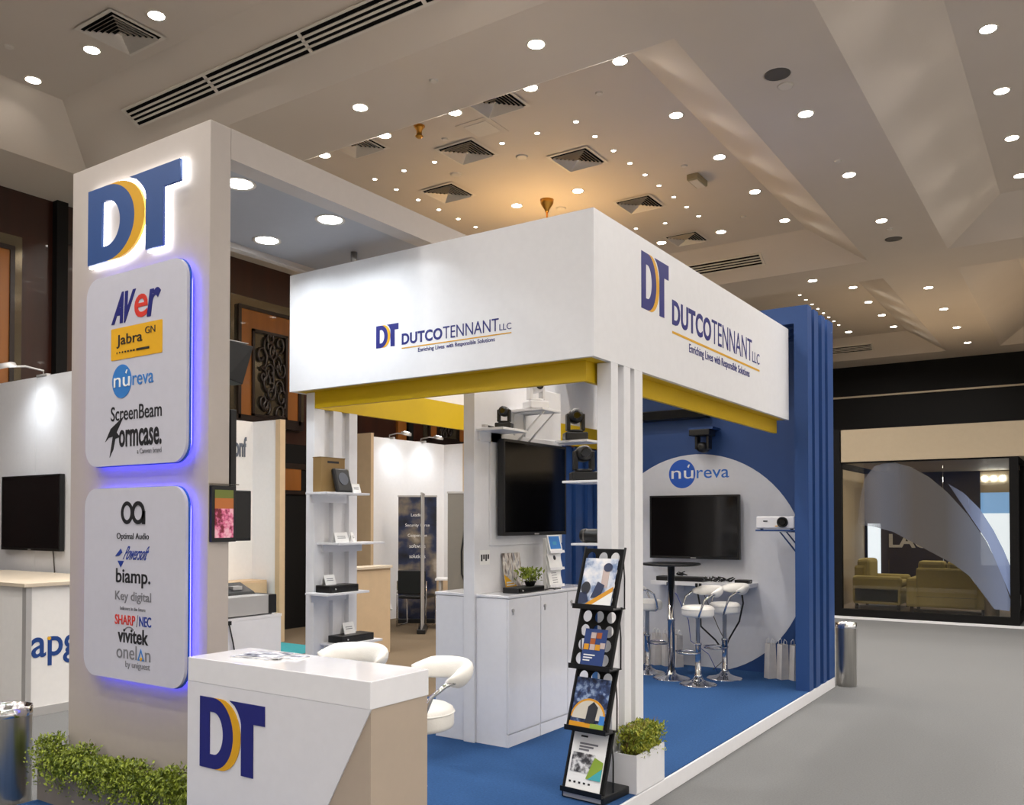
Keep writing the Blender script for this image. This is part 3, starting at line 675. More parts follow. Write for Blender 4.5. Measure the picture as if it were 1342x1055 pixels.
# shelves on the left ribbed column
sh = [(4.22, 4.64, 1.80, 'white shelf on the ribbed column, topmost of four'), (4.33, 4.80, 1.45, 'white shelf on the ribbed column, second from the top'),
      (4.22, 4.64, 1.105, 'white shelf on the ribbed column, third from the top'), (4.36, 4.78, .745, 'white shelf on the ribbed column, lowest of four')]
for y0, y1, z, l in sh: shelf(l, (-4.54, -4.33, y0, y1, z - .016, z), ((-4.54, -4.52, y0 + .04, y1 - .04, z - .07, z - .016),), 'shelves of the left column')
def card(label, x, y, z, w=.10, hh=.09, rz=PI / 2, m=paper, lines=2):
    t = thing('info_card', label, 'card', (x, y, z), rz, 'folded cards on the shelves')
    M = Matrix.Rotation(math.radians(-18), 4, 'X')
    MB().box(-w / 2, w / 2, 0, .002, 0, hh, M).build('front_leaf', m, t)
    M2 = Matrix.Translation((0, 2 * hh * math.sin(math.radians(18)), 0)) @ Matrix.Rotation(math.radians(18), 4, 'X')
    MB().box(-w / 2, w / 2, -.002, 0, 0, hh, M2).build('back_leaf', m, t)
    for k in range(lines): MB().box(-w * .3, w * .3, -.001, 0, hh * (.4 + .16 * k), hh * (.46 + .16 * k), M).build('printed_line', greyp, t)
    return t
def device(label, x0, x1, y0, y1, z, hh, m=black, name='media_player'):
    t = thing(name, label, 'device')
    box('case', m, (x0, x1, y0, y1, z, z + hh), t, .004)
    box('front_panel', screen, (x1, x1 + .003, y0 + .01, y1 - .01, z + hh * .2, z + hh * .85), t)
    MB().lathe([(.006, 0), (.006, .006)], n=10, M=Matrix.Translation((x1 + .003, y0 + .05, z + hh * .5)) @ Matrix.Rotation(PI / 2, 4, 'Y')).build('button', alu, t)
    for yy in (y0 + .02, y1 - .03): box('foot', black, (x0 + .02, x0 + .04, yy, yy + .01, z - .0001, z), t)
t = thing('carton', 'brown product carton on the topmost column shelf', 'box')
box('box_body', tan, (-4.52, -4.44, 4.27, 4.50, 1.80, 2.04), t, .002); box('lid_flap', mat('carton_lid', (120, 94, 54), .7), (-4.522, -4.438, 4.268, 4.502, 2.04, 2.046), t); box('print', ink, (-4.44, -4.439, 4.33, 4.44, 2.005, 2.02), t)
t = thing('speaker_pod', 'black conference device leaning on the brown carton', 'device', (-4.348, 4.42, 1.80), math.radians(90))
M = Matrix.Rotation(math.radians(-16), 4, 'X')
MB().box(-.075, .075, 0, .035, 0, .18, M).build('body', black, t, .015); MB().lathe([(.045, 0), (.045, .003)], n=20, M=M @ Matrix.Translation((0, 0, .10)) @ Matrix.Rotation(PI / 2, 4, 'X')).build('dial', mat('pod_ring', (70, 74, 84), .4), t)
card('small white card beside the black conference device', -4.37, 4.555, 1.80, .08, .07)
card('wide white card on the second column shelf', -4.41, 4.45, 1.45, .13, .075)
card('narrow white card on the second column shelf', -4.41, 4.57, 1.45, .07, .075, PI / 2 + .5)
device('flat black player on the third column shelf', -4.50, -4.36, 4.28, 4.56, 1.105, .05)
card('white card standing on the third shelf player', -4.44, 4.37, 1.155, .10, .075)
device('flat black player on the lowest column shelf', -4.50, -4.36, 4.40, 4.72, .745, .05)
card('white card standing on the lowest shelf player', -4.44, 4.56, .795, .11, .085)

# on the cabinets
t = thing('wall_notice', 'small white notice with dark stickers on the display wall', 'notice')
box('sheet', paper, (-3.503, -3.501, 4.84, 4.96, 1.30, 1.40), t)
for k in range(4): box('sticker', ink, (-3.501, -3.500, 4.855 + .026 * k, 4.872 + .026 * k, 1.325 + .012 * (k % 2), 1.37), t)
def slant(loc, rz, lean): return Matrix.Translation(loc) @ Matrix.Rotation(rz, 4, 'Z') @ Matrix.Rotation(lean, 4, 'X')
office = printmat('office_print', [(.36, (70, 60, 56)), (.46, (190, 180, 172)), (.54, (236, 232, 226)), (.62, (150, 150, 158))], 14, (3, 3, .6))
t = thing('brochure', 'yellow and grey brochure leaning at the display wall beside the plant', 'brochure')
M = slant((-3.455, 5.21, CZ), PI / 2, math.radians(-8))
MB().box(-.115, .115, 0, .004, 0, .27, M).build('cover', office, t); MB().prism([(-.115, .0), (.08, .0), (-.115, .12)], lambda u, v, t_: M @ Vector((u, -.001 * t_, v))).build('yellow_corner', orange, t)
for k, w_ in enumerate((.07, .10, .08)): MB().box(-.10, -.10 + w_, -.002, -.001, .02 + .018 * k, .03 + .018 * k, M).build('title_line', paper, t)
device('black network box under the small plant', -3.40, -3.27, 4.97, 5.31, CZ, .038, name='network_box')

def foliage(n, x0, x1, y0, y1, z0, z1, size=.022, seed=0, droop=0.0, top=None):
    rnd = random.Random(seed); m = MB()
    for i in range(n):
        x = rnd.uniform(x0, x1); y = rnd.uniform(y0, y1)
        hz = z1 if top is None else top(x)
        z = z0 + (hz - z0) * rnd.random() ** .7
        ex = (rnd.random() - .5) * .05; ey = (rnd.random() - .5) * .05 - (droop if rnd.random() < .35 else 0)
        if ey < -.05: z -= rnd.random() * .08
        a = rnd.uniform(0, 2 * PI); el = rnd.uniform(.1, 1.3); s = size * rnd.uniform(.6, 1.25)
        d = Vector((math.cos(a) * math.cos(el), math.sin(a) * math.cos(el), math.sin(el))); w = Vector((-math.sin(a), math.cos(a), 0)) * s * .28
        w = w + Vector((0, 0, rnd.uniform(-.3, .3) * s)); p = Vector((x + ex, y + ey, z)); nn = d.cross(w).normalized() * s * .15
        m.add([p, p + d * s * .5 + w + nn, p + d * s, p + d * s * .5 - w + nn], [(0, 1, 2), (0, 2, 3)])
    return m
def twigs(n, x0, x1, y0, y1, z0, top, seed):
    rnd = random.Random(seed); m = MB()
    for i in range(n):
        x = rnd.uniform(x0, x1); y = rnd.uniform(y0, y1); m.tube([(x, y, z0), (x + rnd.uniform(-.02, .02), y + rnd.uniform(-.02, .02), (z0 + top(x)) / 2), (x + rnd.uniform(-.04, .04), y + rnd.uniform(-.04, .04), top(x))], [.003, .002, .001], 4)
    return m
t = thing('pot_plant', 'small green plant on the black network box', 'plant', (-3.335, 5.22, CZ + .038))
MB().lathe([(.03, 0), (.042, .03), (.042, .034)], n=16).build('pot', blackm, t)
foliage(240, -.06, .06, -.075, .075, .02, .11, .03, 3).build('foliage', leaf, t, kind='stuff')
# tiered leaflet holder
t = thing('leaflet_holder', 'three-tier white leaflet holder at the right end of the worktop', 'holder')
for k in range(3):
    M = slant((-3.33, 5.56, CZ + .005 + .125 * k), PI / 2, math.radians(-14))
    MB().box(-.10, .10, 0, .003, 0, .12, M).build('tier', paper, t)
    MB().box(-.10, .10, -.024, -.021, 0, .02, M).build('lip', white, t)
box('back_stand', paper, (-3.40, -3.37, 5.50, 5.62, CZ, CZ + .37), t)
for k, (l, mm) in enumerate((('white price leaflet in the bottom tier of the holder', paper), ('leaflet with a dark emblem in the middle tier', paper), ('blue calendar card in the top tier of the holder', sky))):
    M = slant((-3.3135, 5.555, CZ + .012 + .125 * k), PI / 2, math.radians(-14))
    c = thing('leaflet', l, 'leaflet', group='leaflets in the holder')
    MB().box(-.09, .09, 0, .002, 0, .135, M).build('sheet', paper, c)
    if k == 2: MB().box(-.075, .075, -.001, 0, .03, .125, M).build('print', sky, c); MB().box(-.03, .02, -.002, -.001, .06, .085, M).build('print', mat('teal_print', (70, 150, 190), .5), c)
    if k == 1: MB().lathe([(.018, 0), (.018, .001)], n=16, M=M @ Matrix.Translation((0, 0, .09)) @ Matrix.Rotation(PI / 2, 4, 'X')).build('emblem', ink, c)
    if k == 0:
        for q in range(5): MB().box(-.04, .03, -.001, 0, .03 + .018 * q, .034 + .018 * q, M).build('printed_line', greyp, c)
t = thing('cable', 'short black cable lying on the white worktop', 'cable'); MB().tube([(-3.28, 5.33, CZ + .005), (-3.26, 5.38, CZ + .012), (-3.25, 5.42, CZ + .005), (-3.27, 5.46, CZ + .008), (-3.25, 5.50, CZ + .005)], .005, 6).build('cord', black, t)

# ------------------------------------------------------------------ reception counter
rc = thing('reception_counter', 'white and champagne reception counter with blue DT logo', 'counter', (-2.66, 2.465, PZ))
KX0, KX1, KY0, KY1, KZ = -3.176, -2.14, 2.30, 2.625, 1.03
ox, oy = -2.66, 2.465
box('base_body', taupe, (KX0 + .004 - ox, KX1 - .004 - ox, KY0 + .006 - oy, KY1 - .004 - oy, 0, KZ - .10 - PZ), rc)
box('top_slab', gloss, (KX0 - ox, KX1 - ox, KY0 - oy, KY1 - oy, KZ - .10 - PZ, KZ - PZ), rc, .003)
MB().prism([(KX0 - ox, 0), (-2.61 - ox, 0), (KX1 - ox, KZ - .10 - PZ), (KX0 - ox, KZ - .10 - PZ)], lambda u, v, t: (u, KY0 - oy + .006 * (1 - t), v)).build('front_panel', mat('counter_front', (222, 222, 227), .3), rc)
dt_logo(rc, (-3.091, -2.693, .588, .877), lambda u, v, t: (u - ox, KY0 - oy - .003 * t, v - PZ), navy, gold)
mg = printmat('magazine_print', [(.38, (60, 66, 84)), (.5, (170, 174, 186)), (.6, (236, 236, 238))], 22)
for i, (dx, dy, rz, z) in enumerate(((-2.92, 2.46, .15, 0), (-2.90, 2.475, .3, .006), (-2.80, 2.52, .05, 0))):
    c = thing('magazine', ('lower magazine of the pair on the counter', 'upper magazine of the pair on the counter', 'small leaflet fanned out behind the magazines on the counter')[i], 'magazine', (dx, dy, KZ + z), rz, 'magazines on the counter')
    w_, h_ = ((.10, .065), (.10, .065), (.07, .045))[i]
    MB().box(-w_, w_, -h_, h_, 0, .004).build('pages', paper, c); MB().box(-w_, w_, -h_, h_, .004, .0055).build('cover', mg, c)

# ------------------------------------------------------------------ bar stools (origin on the carpet, backrest towards +X)
def stool(label, x, y, rz, grp):
    t = thing('bar_stool', label, 'stool', (x, y, PZ), rz, grp)
    MB().lathe([(.172, 0), (.172, .006), (.155, .012), (.09, .025), (.05, .045), (.036, .07)], n=36).build('base', chrome, t)
    MB().lathe([(.036, .06), (.036, .09), (.028, .095), (.028, .36), (.034, .362), (.034, .38), (.021, .382), (.021, .62)], n=20).build('gas_column', chrome, t)
    MB().tube([(0, -.03, .30), (-.06, -.12, .30), (-.17, -.10, .30), (-.20, 0, .30), (-.17, .10, .30), (-.06, .12, .30), (0, .03, .30)], .010, 8).build('footrest', chrome, t)
    MB().lathe([(.02, .622), (.128, .624), (.142, .632), (.147, .645), (.147, .69), (.142, .710), (.122, .722), (.08, .727), (.01, .727)], n=36).build('seat', leather, t)
    MB().tube([(.147 * math.cos(a * PI / 18), .147 * math.sin(a * PI / 18), .694) for a in range(36)], .004, 6, True).build('seat_piping', leather, t)
    m = MB(); n = 26; k = 14; vs = []; fs = []
    for i in range(n + 1):
        a = math.radians(-78 + 156 * i / n); e = min(1, .35 + 1.3 * math.sin(PI * i / n)); R_ = .195
        for j in range(k):
            b_ = 2 * PI * j / k; rr = R_ + .032 * e * math.cos(b_) + .012 * math.sin(b_); vs.append((rr * math.cos(a), rr * math.sin(a), .838 + .047 * e * math.sin(b_) + .02 * math.cos(a)))
    for i in range(n):
        for j in range(k): j2 = (j + 1) % k; fs.append((i * k + j, (i + 1) * k + j, (i + 1) * k + j2, i * k + j2))
    fs += [tuple(range(k)), tuple(reversed(range(n * k, n * k + k)))]
    m.add(vs, fs, True).build('back_pad', leather, t)
    for s in (-1, 1):
        MB().tube([(.09, s * .180, .84), (.03, s * .200, .83), (-.03, s * .198, .79), (-.055, s * .186, .72), (-.07, s * .166, .65), (-.06, s * .13, .625), (0, s * .05, .622)], .010, 8).build('arm_tube', chrome, t)
    return t
stool('white bar stool behind the right end of the reception counter', -2.39, 2.87, math.radians(62), 'bar stools')
stool('white bar stool behind the magazines on the reception counter', -2.97, 2.98, math.radians(88), 'bar stools')
stool('white bar stool nearest the poseur table, in front of the cables', -3.045, 7.633, math.radians(48), 'bar stools')
stool('white bar stool at the right, closest to the grey disc', -2.951, 8.07, math.radians(42), 'bar stools')
stool('white bar stool half hidden by the ribbed column', -3.70, 7.95, math.radians(215), 'bar stools')
t = thing('poseur_table', 'tall round black-topped table on a chrome pole among the stools', 'table', (-3.375, 7.787, PZ))
MB().lathe([(.178, 0), (.178, .006), (.16, .012), (.085, .03), (.045, .05), (.038, .08)], n=36).build('base', chrome, t)
MB().lathe([(.034, .07), (.034, .55), (.038, .552), (.038, .575), (.034, .577), (.034, 1.075)], n=20).build('pole', chrome, t)
MB().lathe([(.26, 1.078), (.28, 1.084), (.28, 1.096), (.27, 1.10)], n=40).build('table_top', black, t)

# ledge under the television, devices and cables
t = shelf('white ledge under the big television, holding devices and cables', (-3.85, -2.80, 8.35, 8.594, .945, .985))
for x in (-3.6, -3.0): box('bracket', white, (x, x + .02, 8.40, 8.594, .86, .945), t)
device('long black receiver at the left of the ledge', -3.80, -3.30, 8.38, 8.54, .985, .045, name='receiver')
device('short black box at the right of the ledge', -2.97, -2.83, 8.40, 8.52, .985, .035, name='switch_box')
rnd = random.Random(4)
for i in range(5):
    t = thing('cable', ('tangled black cable heaped in the middle of the ledge', 'thin cable looping over the receiver', 'black cable coiled right of the receiver', 'short cable beside the black switch box', 'cable end hanging over the ledge front')[i], 'cable', group='cables on the ledge')
    xc = (-3.26, -3.55, -3.19, -3.12, -3.05)[i]
    pts = [(xc + .045 * math.cos(q * 1.3 + i) + rnd.uniform(-.02, .02), 8.38 + rnd.uniform(0, .12), .993 + (0.046 if i == 1 else 0) + rnd.uniform(0, .05)) for q in range(12)]
    MB().tube(pts, .006, 6).build('cord', black, t)
for i, (l, pts, m, r) in enumerate((('thick black cable hanging left of the stool column', [(-3.34, 8.335, .95), (-3.30, 8.33, .75), (-3.28, 8.3, .55), (-3.15, 8.35, .42), (-3.08, 8.4, .30), (-3.08, 8.45, .11)], black, .009),
                                    ('thick black cable swinging right below the ledge', [(-2.88, 8.335, .95), (-2.86, 8.335, .80), (-2.90, 8.335, .62), (-3.0, 8.32, .44), (-3.07, 8.38, .31), (-3.06, 8.44, .12)], black, .009),
                                    ('thin blue cable dropping from the ledge to the carpet', [(-3.65, 8.335, .95), (-3.55, 8.33, .85), (-3.42, 8.32, .6), (-3.38, 8.28, .4), (-3.2, 8.3, .28), (-3.12, 8.32, .11)], royal, .004),
                                    ('thin grey cable dropping behind the table pole', [(-3.30, 8.335, .95), (-3.18, 8.33, .70), (-3.10, 8.3, .55), (-3.02, 8.35, .36), (-3.1, 8.4, .2), (-3.2, 8.42, .11)], dk, .004))):
    t = thing('cable', l, 'cable', group='cables below the ledge'); MB().tube(pts, r, 6).build('cord', m, t); MB().box(pts[0][0] - .01, pts[0][0] + .01, pts[0][1] - .01, pts[0][1] + .01, .94, .975).build('plug', black, t)

# projector on the side of the portal, camera and sound bar on the back wall
s1 = shelf('blue bracket shelf for the projector on the portal', (-2.66, -2.222, 8.10, 8.40, 1.505, 1.52))
for yy in (8.14, 8.34): MB().tube([(-2.24, yy, 1.25), (-2.44, yy, 1.50), (-2.24, yy, 1.50)], .008, 6).build('bracket', bluep, s1)
for c in s1.children:
    c.data.materials.clear(); c.data.materials.append(bluep)
t = thing('projector', 'white projector on the bracket shelf beside the grey disc', 'projector', (-2.48, 8.25, 1.52))
MB().box(-.18, .18, -.13, .13, .01, .125).build('case', gloss, t, .012)
MB().lathe([(.05, 0), (.05, .02), (.043, .024), (.036, .01)], n=24, M=Matrix.Translation((.07, -.125, .07)) @ Matrix.Rotation(PI / 2, 4, 'X')).build('lens_ring', black, t)
MB().lathe([(.034, 0), (.03, .006)], n=20, M=Matrix.Translation((.07, -.14, .07)) @ Matrix.Rotation(PI / 2, 4, 'X')).build('lens', screen, t)
MB().box(-.11, -.07, -.133, -.13, .075, .085).build('badge', ink, t); MB().box(.0, .025, -.133, -.13, .03, .038).build('badge', orange, t)
for dx in (-.14, .14): MB().lathe([(.015, 0), (.015, .012)], c=(dx, -.08, 0), n=10).build('foot', black, t)
t = thing('ptz_camera', 'black camera hanging from a wall plate above the grey disc', 'camera', (-3.31, 8.46, 2.55), 0, 'camera models on shelves')
MB().box(-.13, .13, -.08, .138, -.02, 0).build('wall_plate', bluep, t); MB().box(-.12, .10, -.10, .08, -.085, -.02).build('base', black, t, .01)
MB().box(-.075, -.045, -.05, .05, -.22, -.085).build('yoke', black, t, .008); MB().box(.045, .075, -.05, .05, -.22, -.085).build('yoke', black, t, .008)
MB().lathe([(.02, -.07), (.05, -.06), (.055, 0), (.05, .06), (.02, .07)], n=20, M=Matrix.Translation((0, -.01, -.20)) @ Matrix.Rotation(PI / 2, 4, 'X')).build('camera_head', black, t)
t = thing('sound_bar', 'long black sound bar high on the blue back wall', 'sound bar', (-3.80, 8.50, 2.66))
MB().box(-.48, .52, -.05, .098, 0, .10).build('body', black, t, .015); MB().box(-.46, .50, -.053, -.05, .01, .09).build('grille', blackm, t)
for i, x in enumerate((-.44, .50)): MB().box(x - .012, x + .012, -.055, -.05, .03, .07).build('end_cap', alu, t)

# gift bags
def bag(label, x, y, rz, grp, w=.075, h_=.33, m=None):
    t = thing('gift_bag', label, 'bag', (x, y, PZ), rz, grp)
    mm = m or mat('bag_silver', (206, 202, 198), .35, noise=.06, scale=14)
    d = .04; e = .012
    MB().add([(-w, -d, 0), (w, -d, 0), (w, d, 0), (-w, d, 0), (-w + e, -d, h_), (w - e, -d, h_), (w - e, d, h_), (-w + e, d, h_), (-w + e * .3, 0, h_ * .5), (w - e * .3, 0, h_ * .5)],
             [(0, 3, 2, 1), (0, 1, 5, 4), (2, 3, 7, 6), (1, 2, 9), (1, 9, 5), (2, 6, 9), (9, 6, 5), (3, 0, 8), (0, 4, 8), (3, 8, 7), (8, 4, 7)]).build('bag_body', mm, t)
    for s in (-1, 1): MB().tube([(-w * .4, s * d, h_ - .03), (-w * .35, s * d, h_ + .03), (0, s * d * .8, h_ + .05), (w * .35, s * d, h_ + .03), (w * .4, s * d, h_ - .03)], .003, 5).build('handle', paper, t)
for i, x in enumerate((-2.595, -2.48, -2.365)): bag(('silver gift bag by the portal, left of three', 'silver gift bag by the portal, middle of three', 'silver gift bag by the portal, right of three')[i], x, 8.33 + .01 * i, .9, 'gift bags by the portal', .045)
for i, x in enumerate((-3.95, -3.83, -3.71, -3.59)): bag(('silver gift bag in the left row, at the ribbed column', 'silver gift bag in the left row, second', 'silver gift bag in the left row, third', 'silver gift bag in the left row, at the table pole')[i], x, 8.45, .9, 'gift bags under the ledge', .045)

# ------------------------------------------------------------------ magazine rack
RKX, RKY = -2.30, 4.115
rk = thing('magazine_rack', 'black folding magazine rack with perforated trays', 'rack', (RKX, RKY, PZ), math.radians(-5))
MB().box(-.135, .135, 0, .265, 0, .045).build('base', black, rk, .006); MB().box(-.12, .12, -.004, 0, .008, .036).build('front_rail', alu, rk)
RW = .127; LN = .105; TH = .315
tr = []
for k, (y, z) in enumerate(((.005, .05), (.045, .375), (.085, .705), (.125, 1.03))):
    def pl(u, v, t, y=y, z=z, off=0.0): return (u, y + LN * v / TH + .004 * (1 - t) + off, z + v)
    out = [(-RW, 0), (RW, 0), (RW, TH), (-RW, TH)]
    holes = [arc(-.078 + .078 * i, .04 + .075 * j, .029, .031, 0, 345, 18) for i in range(3) for j in range(4)]
    shape([out] + holes, blackm, rk, (-RW, RW, 0, TH), pl, 'perforated_tray')
    MB().box(-RW - .006, RW + .006, y - .022, y - .018, z - .012, z + .014).build('tray_lip', black, rk); MB().box(-RW - .006, RW + .006, y - .022, y + .105, z - .014, z - .008).build('tray_floor', black, rk)
    for s in (-1, 1): MB().box(s * (RW + .003) - .005, s * (RW + .003) + .005, 0, .010, 0, math.hypot(TH, LN) + .01, Matrix.Translation((0, y, z)) @ Matrix.Rotation(-math.atan2(LN, TH), 4, 'X')).build('side_rail', black, rk)
    tr.append((y, z))
for k in range(4):
    y, z = tr[k]
    for s in (-1, 1): MB().tube([(s * (RW + .003), y + .10, z - .01), (s * (RW + .003), y + .102, z + TH * .5), (s * (RW + .003), y + LN * .8 + .006, z + TH * .8)], .004, 6).build('strut', black, rk)
Mr = Matrix.Translation((RKX, RKY, PZ)) @ Matrix.Rotation(math.radians(-5), 4, 'Z')
def rack_leaflet(label, k, u0, u1, v0, v1, base):
    y, z = tr[k]; t = thing('brochure', label, 'brochure', (RKX, RKY, PZ), math.radians(-5), 'brochures in the rack')
    def P(d): return lambda u, v, t_: (u, y + LN * v / TH - .003 - d - .002 * t_, z + v)
    MB().prism([(u0, v0), (u1, v0), (u1, v1), (u0, v1)], P(0)).build('cover', base, t)
    def pic(poly, m, d=.0022, n='print'): MB().prism([(u0 + (u1 - u0) * a, v0 + (v1 - v0) * b_) for a, b_ in poly], P(d)).build(n, m, t)
    return pic
R_ = lambda a, b_, c, d: [(a, c), (b_, c), (b_, d), (a, d)]
ph1 = printmat('meeting_print', [(.40, (120, 140, 176)), (.48, (200, 208, 222)), (.60, (238, 236, 236))], 12)
suit = mat('print_suit', (44, 54, 84), .4); skin = mat('print_skin', (196, 178, 172), .4); dgrey = mat('print_dark', (40, 42, 50), .4); green = mat('print_green', (140, 168, 60), .4); bluepr = mat('print_blue', (36, 62, 120), .4); turq = mat('print_turquoise', (70, 170, 180), .4); amber = mat('print_amber', (214, 150, 30), .4); rust = mat('print_rust', (170, 90, 40), .4)
p1 = rack_leaflet('brochure with a meeting photo and yellow stripe, top tray', 3, -.108, .105, 0, .262, ph1)
p1(R_(.60, .80, .40, .86), skin); p1(arc(.74, .82, .13, .09, 0, 340, 16), suit, .0045); p1([(.35, .18), (.62, .20), (.72, .45), (.50, .52)], suit, .0045); p1(arc(.16, .38, .14, .13, 0, 340, 16), dgrey, .0045); p1([(0, .05), (.3, .1), (.2, .3), (0, .28)], suit, .0045)
p1([(.12, 0), (.34, 0), (1, .33), (1, .43)], amber, .0068, 'stripe'); p1([(.34, 0), (1, 0), (1, .33)], paper, .0068)
p2 = rack_leaflet('small blue brochure with coloured squares, second tray', 2, -.070, .075, 0, .20, bluepr)
for a, c, m in ((.3, .76, skin), (.55, .76, rust), (.3, .6, rust), (.05, .45, amber), (.32, .45, skin), (.56, .45, amber), (.76, .5, skin)): p2(R_(a, a + .22, c, c + .15), m, n='square')
for k in range(3): p2(R_(.1, .6 - .1 * k, .30 - .07 * k, .33 - .07 * k), paper, n='printed_line')
p3 = rack_leaflet('brochure with a night skyline and a dark figure, third tray', 1, -.112, .108, 0, .262, printmat('skyline_print', [(.40, (26, 36, 66)), (.52, (62, 84, 130)), (.62, (150, 170, 200))], 26))
p3(arc(.5, .22, .5, .38, 180, 0, 24), amber); p3(arc(.5, .20, .46, .36, 180, 0, 24), mat('print_pale', (206, 200, 186), .4), .0045); p3([(.45, .12), (.72, .12), (.76, .45), (.62, .55), (.48, .45)], dgrey, .0068); p3(R_(0, 1, 0, .13), amber, .0068); p3(R_(.62, 1, 0, .13), green, .009); p3(R_(.85, 1, .13, .3), sky, .0068)
p4 = rack_leaflet('white brochure with a grey office photo and green panel, bottom tray', 0, -.112, .108, 0, .305, paper)
p4(R_(.06, .74, .30, .62), printmat('bw_print', [(.40, (60, 60, 64)), (.5, (150, 150, 152)), (.6, (226, 226, 226))], 30)); p4([(.55, .22), (.98, .22), (.98, .52), (.72, .58)], green, .0045); p4([(.62, .22), (.98, .22), (.98, .42)], turq, .0068)
for k in range(3): p4(R_(.22, .75 - .12 * k, .76 - .05 * k, .79 - .05 * k), greyp, n='printed_line')
p4(R_(.22, .42, .88, .91), ink, n='title')
for k in range(5): p4(R_(.08 + .14 * k, .14 + .14 * k, .12, .15), ink, n='icon')

# ------------------------------------------------------------------ planters
pl_ = thing('planter', 'white planter box with red-tipped shrub beside the magazine rack', 'planter', (-2.17, 4.56, PZ))
for d in ((-.07, .068, -.185, -.175, 0, .21), (-.07, .068, .175, .185, 0, .21), (-.07, -.06, -.175, .175, 0, .21), (.058, .068, -.175, .175, 0, .21)): box('side', gloss, d, pl_)
box('soil', soil, (-.06, .058, -.175, .175, .0, .185), pl_)
tp = lambda x: .36
foliage(4200, -.065, .065, -.14, .17, .17, .33, .022, 11).build('foliage', leafr, pl_, kind='stuff')
twigs(30, -.05, .05, -.15, .15, .18, lambda x: .36, 3).build('twigs', mat('twig', (110, 86, 50), .8), pl_, kind='stuff')
pl_ = thing('planter', 'long grey planter box of green shrubs at the foot of the tower', 'planter', (-4.76, 2.58, PZ))
for d in ((0, 1.55, -.07, -.06, 0, .205), (0, 1.55, .05, .06, 0, .205), (0, .01, -.06, .05, 0, .205), (1.54, 1.55, -.06, .05, 0, .205)): box('side', concrete, d, pl_)
box('soil', soil, (.01, 1.54, -.06, .05, 0, .18), pl_)
def tp2(x): return .25 + .075 * abs(math.sin(x * 9.5 + .6)) + .03 * math.sin(x * 23)
for k in range(6):
    a = .04 + k * .235
    foliage(2200, a - .03, a + .26, -.085, .018, .15, .35, .021, 20 + k, .05, tp2).build('shrub', leaf, pl_, kind='stuff')
twigs(40, .02, 1.5, -.05, .04, .18, tp2, 9).build('twigs', mat('twig', (110, 86, 50), .8), pl_, kind='stuff')

# ------------------------------------------------------------------ bins
def ash_bin(label, x, y, r, hh, n_knob=6):
    t = thing('ash_bin', label, 'bin', (x, y, 0), group='steel bins')
    MB().lathe([(r * .98, 0), (r, .01), (r, hh * .93)], n=36, cap=False).build('body', steel, t)
    MB().lathe([(r * .97, 0), (r * .97, .012)], n=32).build('base', black, t)
    MB().lathe([(r * 1.02, hh * .92), (r * 1.03, hh * .93), (r * 1.03, hh), (r * .97, hh), (r * .93, hh * .97), (r * .9, hh * .965)], n=36, cap=False).build('rim', chrome, t)
    MB().lathe([(r * .92, hh * .955), (r * .92, hh * .965)], n=32).build('tray', steel, t)
    for k in range(n_knob):
        a = 2 * PI * k / n_knob; MB().lathe([(.008, 0), (.014, .01), (.010, .022)], c=(r * .55 * math.cos(a), r * .55 * math.sin(a), hh * .965), n=10).build('pebble', paper, t)
ash_bin('brushed steel bin at the left edge before the grey planter', -4.90, 2.425, .115, .60)
ash_bin('slim brushed steel bin behind the blue portal', -2.03, 8.90, .095, .61)

# ------------------------------------------------------------------ behind the tower
t = thing('demo_cabinet', 'white cabinet behind the tower carrying a silver amplifier', 'cabinet')
box('body', gloss, (-4.3, -3.68, 2.80, 3.25, PZ, 1.085), t, .003); box('top', gloss, (-4.302, -3.678, 2.798, 3.252, 1.085, 1.10), t)
t = thing('amplifier', 'silver amplifier with black front on the cabinet behind the tower', 'device')
box('case', alu, (-4.1, -3.70, 2.86, 3.18, 1.105, 1.205), t, .003); box('front_panel', black, (-4.1, -3.70, 3.18, 3.235, 1.105, 1.205), t, .003)
for y in (2.88, 3.2): box('foot', black, (-4.05, -3.72, y, y + .02, 1.10, 1.105), t)
t = thing('control_console', 'small black tilted console on the silver amplifier', 'device', (-3.86, 3.05, 1.205), PI / 2)
MB().add([(-.13, -.06, 0), (.13, -.06, 0), (.13, .06, 0), (-.13, .06, 0), (-.12, -.05, .015), (.12, -.05, .015), (.12, .06, .06), (-.12, .06, .06)], [(0, 3, 2, 1), (4, 5, 6, 7), (0, 1, 5, 4), (1, 2, 6, 5), (2, 3, 7, 6), (3, 0, 4, 7)]).build('case', black, t, .004)
MB().box(.0, .06, -.03, .01, .026, .045).build('display', alu, t)
t = thing('cable', 'thin black cable hanging down the demo cabinet', 'cable'); MB().tube([(-3.672, 2.90, 1.08), (-3.665, 2.92, .98), (-3.668, 2.94, .9), (-3.668, 2.91, .86), (-3.668, 2.90, .91)], .004, 6).build('cord', black, t); MB().box(-3.678, -3.664, 2.89, 2.91, 1.07, 1.09).build('plug', black, t)
pink = printmat('pink_screen', [(.40, (120, 30, 50)), (.5, (226, 110, 150)), (.62, (246, 190, 204))], 30)
t = thing('tablet_display', 'tablet with a pink picture on the side edge of the tower', 'display')
box('casing', black, (TX1 + .001, TX1 + .022, 2.648, 2.79, 1.50, 1.77), t, .003); box('screen', pink, (TX1 + .022, TX1 + .024, 2.665, 2.772, 1.52, 1.66), t)
box('screen_top', mat('orange_screen', (190, 110, 50), .3), (TX1 + .022, TX1 + .024, 2.665, 2.772, 1.66, 1.71), t); box('screen_bar', mat('green_screen', (110, 120, 50), .3), (TX1 + .022, TX1 + .024, 2.665, 2.772, 1.71, 1.75), t); box('glass_ledge', glass, (TX1, TX1 + .03, 2.648, 2.80, 1.775, 1.78), t)
